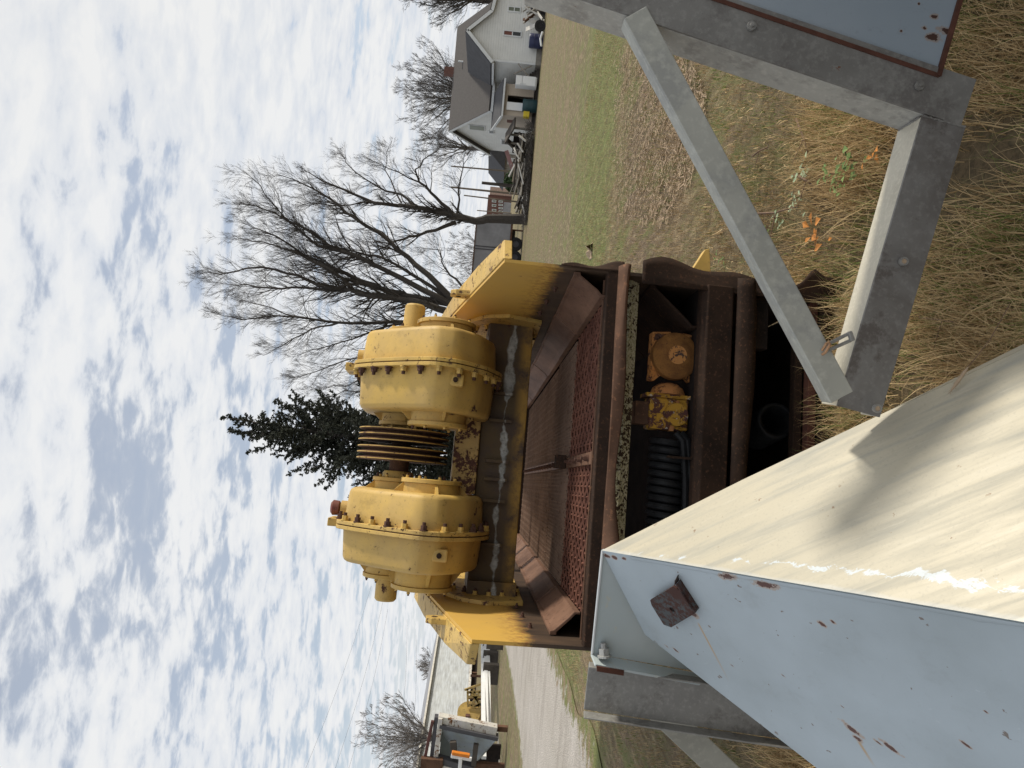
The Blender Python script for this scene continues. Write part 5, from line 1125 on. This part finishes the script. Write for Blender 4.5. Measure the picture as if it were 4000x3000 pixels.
t1b = [(Z4([(2350, 1420), (1900, 1430), (1640, 1400), (1450, 1400), (1150, 1400), (850, 1360), (700, 1350), (450, 1380), (250, 1330)]), .20, .010), (Z4([(1640, 1400), (1450, 1440), (1250, 1520), (1000, 1590), (850, 1640)]), .10, .01),
       (Z4([(1150, 1400), (950, 1450), (750, 1560), (600, 1640)]), .08, .01), (Z4([(850, 1360), (600, 1280), (450, 1240)]), .06, .01), (Z4([(1500, 1400), (1300, 1650), (1000, 1750), (800, 1800)]), .09, .01), (Z4([(1700, 1420), (1500, 1720), (1300, 1900), (1000, 1950)]), .10, .01), (Z4([(1500, 1720), (1200, 1860), (950, 1880)]), .06, .01)]
guided_tree('slender_tree', t1b, 44, 'slim bare tree between the largest tree and the evergreen, behind the right gearbox', 8, (2000, 1270), kids=9, dens=2.5, L=2.1, minr=.0045)
t2 = [(Z4([(2480, 655), (2210, 655), (2130, 670), (2000, 640), (1800, 590), (1650, 560), (1400, 540), (1200, 450), (1050, 390), (900, 300)]), .36, .02), (Z4([(1980, 640), (1850, 500), (1730, 390), (1700, 300), (1800, 200), (1950, 100)]), .14, .012), (Z4([(2000, 620), (2010, 450), (2040, 300), (2100, 180)]), .09, .01),
      (Z4([(1990, 680), (1850, 740), (1650, 780), (1530, 830), (1400, 900), (1200, 860)]), .15, .012), (Z4([(1720, 570), (1600, 480), (1420, 420), (1200, 250), (1150, 150)]), .12, .01), (Z4([(1600, 540), (1480, 300), (1520, 120)]), .06, .01), (Z4([(1730, 390), (1500, 290), (1350, 210)]), .06, .01), (Z4([(1400, 540), (1150, 560), (950, 540), (850, 500)]), .06, .01)]
guided_tree('lawn_tree', t2, 47, 'dark bare tree with straight trunk beside the grey box trailer', 12, (2045, 855), kids=9, dens=2.3, L=1.9, minr=.0045)
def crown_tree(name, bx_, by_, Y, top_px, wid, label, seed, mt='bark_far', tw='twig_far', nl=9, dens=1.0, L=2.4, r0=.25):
    rg = random.Random(seed); p0 = (2000+.0875*(1500-by_)-0, by_); limbs = []; base_x = bx_; hgt = base_x-top_px
    tr = [(p0[0], by_), (base_x, by_-(p0[0]-base_x)*-.0+ (p0[0]-base_x)*0.0875*-1)]; fork = tr[-1]
    limbs.append((tr, r0, r0*.8))
    for k in range(nl):
        a = (k/(nl-1)-.5)*2; ex_ = top_px+hgt*.45*a*a+rg.uniform(-15, 25); ey = fork[1]-hgt*.0875+a*wid; mx_ = (fork[0]*.5+ex_*.5); my = fork[1]*.55+ey*.45+rg.uniform(-12, 12)
        limbs.append(([fork, ((fork[0]*.8+mx_*.2), fork[1]*.8+my*.2), (mx_, my), (ex_, ey)], r0*rg.uniform(.35, .6), .012))
    return guided_tree(name, limbs, Y, label, seed, (2000, by_), kids=8, dens=dens*1.8, L=L*.85, mt=mt, tw=tw, minr=.012, depth=2, spread=.55)
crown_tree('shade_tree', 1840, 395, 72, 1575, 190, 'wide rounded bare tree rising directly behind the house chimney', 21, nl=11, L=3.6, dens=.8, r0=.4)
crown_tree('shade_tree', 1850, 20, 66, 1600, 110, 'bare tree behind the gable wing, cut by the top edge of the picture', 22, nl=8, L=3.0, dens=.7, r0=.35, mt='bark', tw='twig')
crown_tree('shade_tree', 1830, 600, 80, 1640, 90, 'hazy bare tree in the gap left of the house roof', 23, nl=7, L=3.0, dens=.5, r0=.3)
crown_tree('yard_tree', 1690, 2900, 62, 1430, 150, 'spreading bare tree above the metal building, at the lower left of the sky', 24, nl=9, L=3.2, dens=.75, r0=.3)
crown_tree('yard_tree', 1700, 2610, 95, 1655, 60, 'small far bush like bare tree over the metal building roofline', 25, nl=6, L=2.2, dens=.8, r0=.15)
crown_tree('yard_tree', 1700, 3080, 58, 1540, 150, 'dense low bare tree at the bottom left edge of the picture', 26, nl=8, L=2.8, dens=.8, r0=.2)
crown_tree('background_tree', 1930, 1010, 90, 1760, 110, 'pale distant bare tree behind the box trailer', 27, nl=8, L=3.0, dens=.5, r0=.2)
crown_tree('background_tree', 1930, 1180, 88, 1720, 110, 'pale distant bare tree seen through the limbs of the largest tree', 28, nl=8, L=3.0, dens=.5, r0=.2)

# spruce behind the pulley
def conifer():
    Y = 36; rg = random.Random(31); top1, top2 = q(878, 1630, Y), q(892, 1684, Y); bt_ = q(1900, 1760, Y); bxz = (bt_[0], Y, 0); root = empty('spruce_tree', bxz, 'dark ragged evergreen with a split top behind the grooved pulley', 'tree')
    tr = MB(); spl = q(1170, 1680, Y); tr.tube([bxz, ((bt_[0]+spl[0])/2, Y, spl[2]*.5), tuple(spl)], [.24, .17, .10], 8); tr.tube([tuple(spl), tuple(top1)], [.09, .012], 6); tr.tube([tuple(spl), tuple((spl+top2)/2+np.array([-.12, 0, 0])), tuple(top2)], [.07, .05, .012], 6)
    fo = MB(); lb = MB()
    def spray(p, d, L):
        d = Vector(d).normalized(); n = max(4, int(L*15)); pts = [Vector(p)]; dd = d.copy()
        for i in range(5): dd = (dd+Vector((rg.gauss(0, .17), rg.gauss(0, .17), .06+rg.gauss(0, .10)))).normalized(); pts.append(pts[-1]+dd*L/5)
        lb.tube(pts, [.028*max(.4, L/2.5), .024, .018, .013, .009, .004], 4)
        for k in range(n):
            t = (k+.5)/n; 
            if t < .22 and L > 1: continue
            i = min(int(t*5), 4); c = pts[i].lerp(pts[i+1], t*5-i); sd_l = (.42*L*(1-t)*.55+.10)*rg.uniform(.5, 1.3)
            for s_ in (-1, 1):
                if rg.random() < .22: continue
                a = Vector((rg.gauss(0, 1), rg.gauss(0, 1), rg.gauss(0, .6))); a = (a-dd*a.dot(dd)).normalized(); e = c+(d*.6+a*s_*.9+Vector((0, 0, rg.uniform(-.5, .25)))).normalized()*sd_l
                m_ = max(2, int(sd_l/.075))
                for j in range(m_):
                    w_ = c.lerp(e, (j+.6)/m_)
                    for h_ in range(3):
                        v1 = Vector((rg.gauss(0, 1), rg.gauss(0, 1), rg.gauss(0, 1))).normalized()*rg.uniform(.055, .11); v2 = v1.cross(Vector((rg.gauss(0, 1), rg.gauss(0, 1), rg.gauss(0, 1)))).normalized()*.035
                        fo.add([w_-v1, w_+v2, w_+v1, w_-v2], [(0, 1, 2, 3)])
    def along(a, c, l0, l1, n, t0=0.0):
        a, c = Vector(a), Vector(c)
        for k in range(n):
            t = t0+(1-t0)*(k+rg.random())/n; L = (l0+(l1-l0)*t)*rg.uniform(.6, 1.2); w = rg.uniform(0, 2*math.pi); spray(a.lerp(c, t), (math.cos(w), math.sin(w), rg.uniform(.15, .75)), L)
    along(bxz, tuple(spl), 4.7, 2.3, 165, .12); along(tuple(spl), tuple(top1), 1.35, .25, 34); along(tuple(spl), tuple(top2), 1.2, .25, 30)
    # long leaders that give the ragged left outline
    for (x, y, L) in ((960, 1770, 1), (1104, 1809, 1), (1194, 1925, 1), (1110, 1540, 1), (1235, 1475, 1), (1330, 1950, 1)):
        e = q(x, y, Y+rg.uniform(-1, 1)); s0 = Vector((spl[0], Y, max(1.5, e[2]-2.2))); dv = Vector(e)-s0; spray(s0, dv, dv.length)
    tr.build('trunk', 'bark', root, smooth=True); lb.build('branches', 'bark', root); o = fo.build('crown', 'conifer_needles', root); o['kind'] = 'stuff'
conifer()

# ================================================================== LEFT YARD
# metal building: long wall seen at an angle
A_, B_ = at(1860, 2300, 2, 0), None
Ya, Yb = 92.0, 60.0; xa = q(1716, 2400, Ya)[0]; xb2 = q(1610, 3150, Yb)[0]
za = q(1716, 2400, Ya)[2]; mbld = empty('metal_building', (xb2, Yb, 0), 'long grey corrugated metal building across the gravel road', 'building')
da = np.array([xb2-xa, Yb-Ya, 0]); Lw = float(np.linalg.norm(da)); ang = math.atan2(da[1], da[0])
MW = Matrix.Translation(Vector((xa, Ya, 0))) @ Matrix.Rotation(ang, 4, 'Z')
def lw(name, b, mt, parent=None, **k):
    o = b.build(name, mt, None, **k); o.parent = parent or mbld; o.matrix_parent_inverse = Matrix.Identity(4); o.matrix_local = Matrix.Translation(Vector((xa-xb2, Ya-Yb, 0))) @ Matrix.Rotation(ang, 4, 'Z'); return o
zE = 5.0
b = MB(); b.box((0, -14, .85), (Lw, 0, zE)); lw('wall', b, 'metal_siding')
b = MB(); b.box((.2, -13.8, 0), (Lw-.2, -.6, .84)); lw('dark_bay', b, 'interior_black')
b = MB(); b.prism([(-.3, .4, zE-.02), (-.3, -7, zE+1.0), (-.3, -14.4, zE-.02)], (Lw+.6, 0, 0)); lw('roof', b, 'trailer_grey')
b = MB(); b.box((-.3, .40, zE-.1), (Lw+.3, .5, zE+.08)); lw('gutter', b, 'board_white')
b = MB(); b.box((0, .02, .62), (Lw, .08, .88)); lw('sill_beam', b, 'white_rusty')
for k in range(9): b = MB(); b.box((k*Lw/8-.1, -.3, 0), (k*Lw/8+.1, -.1, .85)); lw('column', b, 'rust_brown')
# white beams on blocks
wbm = empty('beam_stack', (at(1930, 2700, 2, 0)[0], at(1930, 2700, 2, 0)[1], 0), 'stack of long white steel beams lying on dark skids beside the road', 'steel beams')
for (xa_, ya_, xb_, yb_, Y1_, Y2_, dz) in ((1885, 2500, 1890, 2960, 37, 24, 0), (1897, 2500, 1900, 2900, 36.5, 25.5, 0), (1906, 2505, 1910, 2850, 36, 27, 0)):
    a_, c_ = q(xa_, ya_, Y1_), q(xb_, yb_, Y2_); b = MB(); b.beam(a_, c_, .10, .16); b.build('beam', 'white_paint', wbm)
for k, (x, y) in enumerate(((1925, 2540), (1925, 2590), (1925, 2640), (1925, 2500))):
    Y_ = 36-k*1.8; p = q(x, y, Y_); b = MB(); b.box((p[0]-.35, Y_-.15, 0), (p[0]+.55, Y_+.15, .72)); b.build('skid', 'board_dark', wbm)
# yellow truss machine
ym = empty('yellow_conveyor', (q(1900, 2730, 38)[0], 38, 0), 'yellow lattice conveyor section with round drum guard, behind the white beams', 'machine')
def yb3(x0_, y0_, x1_, y1_, Y_, w=.10, nm='strut'):
    b = MB(); b.beam(q(x0_, y0_, Y_), q(x1_, y1_, Y_), w, w); b.build(nm, 'yellow_machine', ym)
for (a1, a2, a3, a4) in ((1815, 2695, 1890, 2668), (1826, 2690, 1828, 2760), (1826, 2705, 1890, 2700), (1830, 2722, 1885, 2722), (1850, 2690, 1870, 2760), (1830, 2755, 1890, 2755), (1845, 2765, 1890, 2740), (1850, 2775, 1895, 2760), (1835, 2700, 1880, 2755), (1875, 2700, 1840, 2755), (1890, 2668, 1892, 2770)): yb3(a1, a2, a3, a4, 38)
p = q(1835, 2790, 38); b = MB(); b.lathe((p[0]-.25, 38.2, p[2]+.05), (p[0]+.15, 37.9, p[2]+.05), [(0, .62), (1, .62)], 28); dr = b.build('drum_guard', 'yellow_machine', ym, smooth=True); b = MB(); b.box((p[0]-.5, 37.9, .25), (p[0]+.35, 38.3, p[2])); b.build('guard_base', 'yellow_machine', ym)
b = MB(); b.box((p[0]-.15, 37.55, p[2]-.0), (p[0]+.1, 37.86, p[2]+.22)); b.build('warning_patch', 'brick_red', ym)
for x in (-.4, .8, 2.0): b = MB(); b.box((p[0]+x, 38.0, 0), (p[0]+x+.1, 38.1, 1.2)); b.build('leg', 'rust_brown', ym)
# rusty white frame hopper at the frame edge
Yh = 23.0; gh2 = empty('feed_hopper', (q(1940, 2860, Yh)[0], Yh, 0), 'rusty white framed feed hopper with sloping grey chute at the lower left edge', 'hopper')
def Hq(x, y, dy=0): return q(x, y, Yh+dy)
def hb(x0_, y0_, x1_, y1_, w, t, mt, nm, dy=0): b = MB(); b.beam(Hq(x0_, y0_, dy), Hq(x1_, y1_, dy), w, t, (0, 1, 0)); return b.build(nm, mt, gh2, bevel=.01)
hb(1712, 2805, 1940, 2850, .26, .30, 'white_rusty', 'top_beam'); hb(1718, 2830, 1945, 2880, .12, .32, 'trailer_dark', 'side_channel', -.1)
hb(1705, 2795, 1672, 3080, .12, .25, 'trailer_dark', 'rail', -.05); hb(1722, 2800, 1688, 3080, .14, .3, 'white_rusty', 'rail', -.1); hb(1700, 2960, 1850, 3000, .18, .3, 'trailer_dark', 'cross_channel', -.15); hb(1712, 2985, 1860, 3025, .10, .25, 'white_rusty', 'cross_rail', -.2)
b = MB(); b.prism([Hq(1725, 2850), Hq(1935, 2895), Hq(1880, 2960, .9), Hq(1830, 3000, 1.2), Hq(1715, 2960, 1.2)], (.02, .05, 0)); b.build('chute', 'hopper_blue', gh2)
b = MB(); b.prism([Hq(1725, 2850, .05), Hq(1715, 2965, .05), Hq(1830, 2990, 1.2), Hq(1790, 2880, 1.2)], (0, .06, 0)); b.build('chute', 'bluegrey_panel', gh2)
b = MB(); b.box((Hq(1800, 3000)[0]-.6, Yh+1.35, .1), (Hq(1900, 2905, 1.4)[0], Yh+1.45, 1.35)); b.build('back_plate', 'interior_black', gh2)
for (x, y) in ((1940, 2860), (1940, 3010)): 
    p = Hq(x, y); b = MB(); b.box((p[0]-.08, Yh+.2, 0), (p[0]+.08, Yh+.36, 1.6)); b.build('leg', 'rust_brown', gh2)
hb(1770, 2895, 1775, 2960, .20, .15, 'board_dark', 'strut', -.3); hb(1860, 2905, 1850, 2990, .16, .15, 'board_dark', 'strut', -.2)
hb(1690, 2815, 1660, 2960, .10, .10, 'sheet_maroon', 'red_rail', -.2); b = MB(); p = Hq(1680, 2985, -.3); b.box((p[0]-.3, Yh-.4, p[2]-.4), (p[0]+.2, Yh-.2, p[2]+.3)); b.build('rust_plate', 'rust_brown', gh2)
lamp = empty('marker_lamp', q(1800, 2950, 20), 'amber marker lamp in white bracket before the feed hopper', 'lamp')
b = MB(); b.beam(q(1765, 2940, 20), q(1835, 2952, 20), .10, .13, (0, 1, 0)); b.build('lens', 'amber_lens', lamp, bevel=.02)
b = MB(); b.beam(q(1762, 2952, 20.1), q(1842, 2966, 20.1), .10, .07, (0, 1, 0)); b.beam(q(1800, 2958, 20.1), q(1790, 3060, 20.1), .10, .10, (0, 1, 0)); b.build('bracket', 'white_paint', lamp, bevel=.01)
b = MB(); b.beam(q(1790, 3050, 20.1), (q(1790, 3050, 20.1)[0], 20.1, 0), .1, .1, (0, 1, 0)); b.build('post', 'galvanised_shaded', lamp)
b = MB(); a_, c_ = at(1944, 2850, 2, .12), at(1958, 3100, 2, .12); b.tube([a_, (a_+c_)/2, c_], .035, 8, True); o = b.build('pipe', 'galvanised', origin=a_, smooth=True); tag(o, 'thin grey pipe lying along the far verge of the gravel road', 'pipe')
# overhead wires
for (x0_, y0_, x1_, y1_, lab) in ((1450, 2290, 1170, 3060, 'uppermost power line crossing the lower left sky'), (1500, 2330, 1290, 3060, 'second power line from the top, lower left sky'), (1515, 2380, 1345, 3060, 'third power line from the top, lower left sky'), (1590, 2420, 1540, 3060, 'faint power line nearest the metal building roof'), (1625, 2480, 1590, 3060, 'lowest power line just above the metal building')):
    a_, c_ = q(x0_, y0_, 75), q(x1_, y1_, 55); b = MB(); b.tube([a_+(c_-a_)*t_-np.array([0, 0, 1.0])*math.sin(t_*math.pi)*.3 for t_ in [i/12 for i in range(13)]], .008, 5); o = b.build('power_line', 'cable_black', origin=a_); tag(o, lab, 'power line', 'overhead power lines')

p = at(2300, 985, 2, .05); b = MB(); b.grid(lambda u, v: (p[0]-.12+u*.3, p[1]-.12+v*.24+.05*math.sin(u*9), max(0.015, .05+.13*mnoise.noise(Vector((u*2.3, v*2.3, 9))))*(1-(2*u-1)**2)), 18, 14)
o = b.build('rag', 'straw_chaff', origin=(p[0], p[1], 0), smooth=True, solid=.004); tag(o, 'crumpled pale rag on the lawn just past the machine', 'rag')
for o in list(bpy.data.objects):
    if '_o' in o: del o['_o']
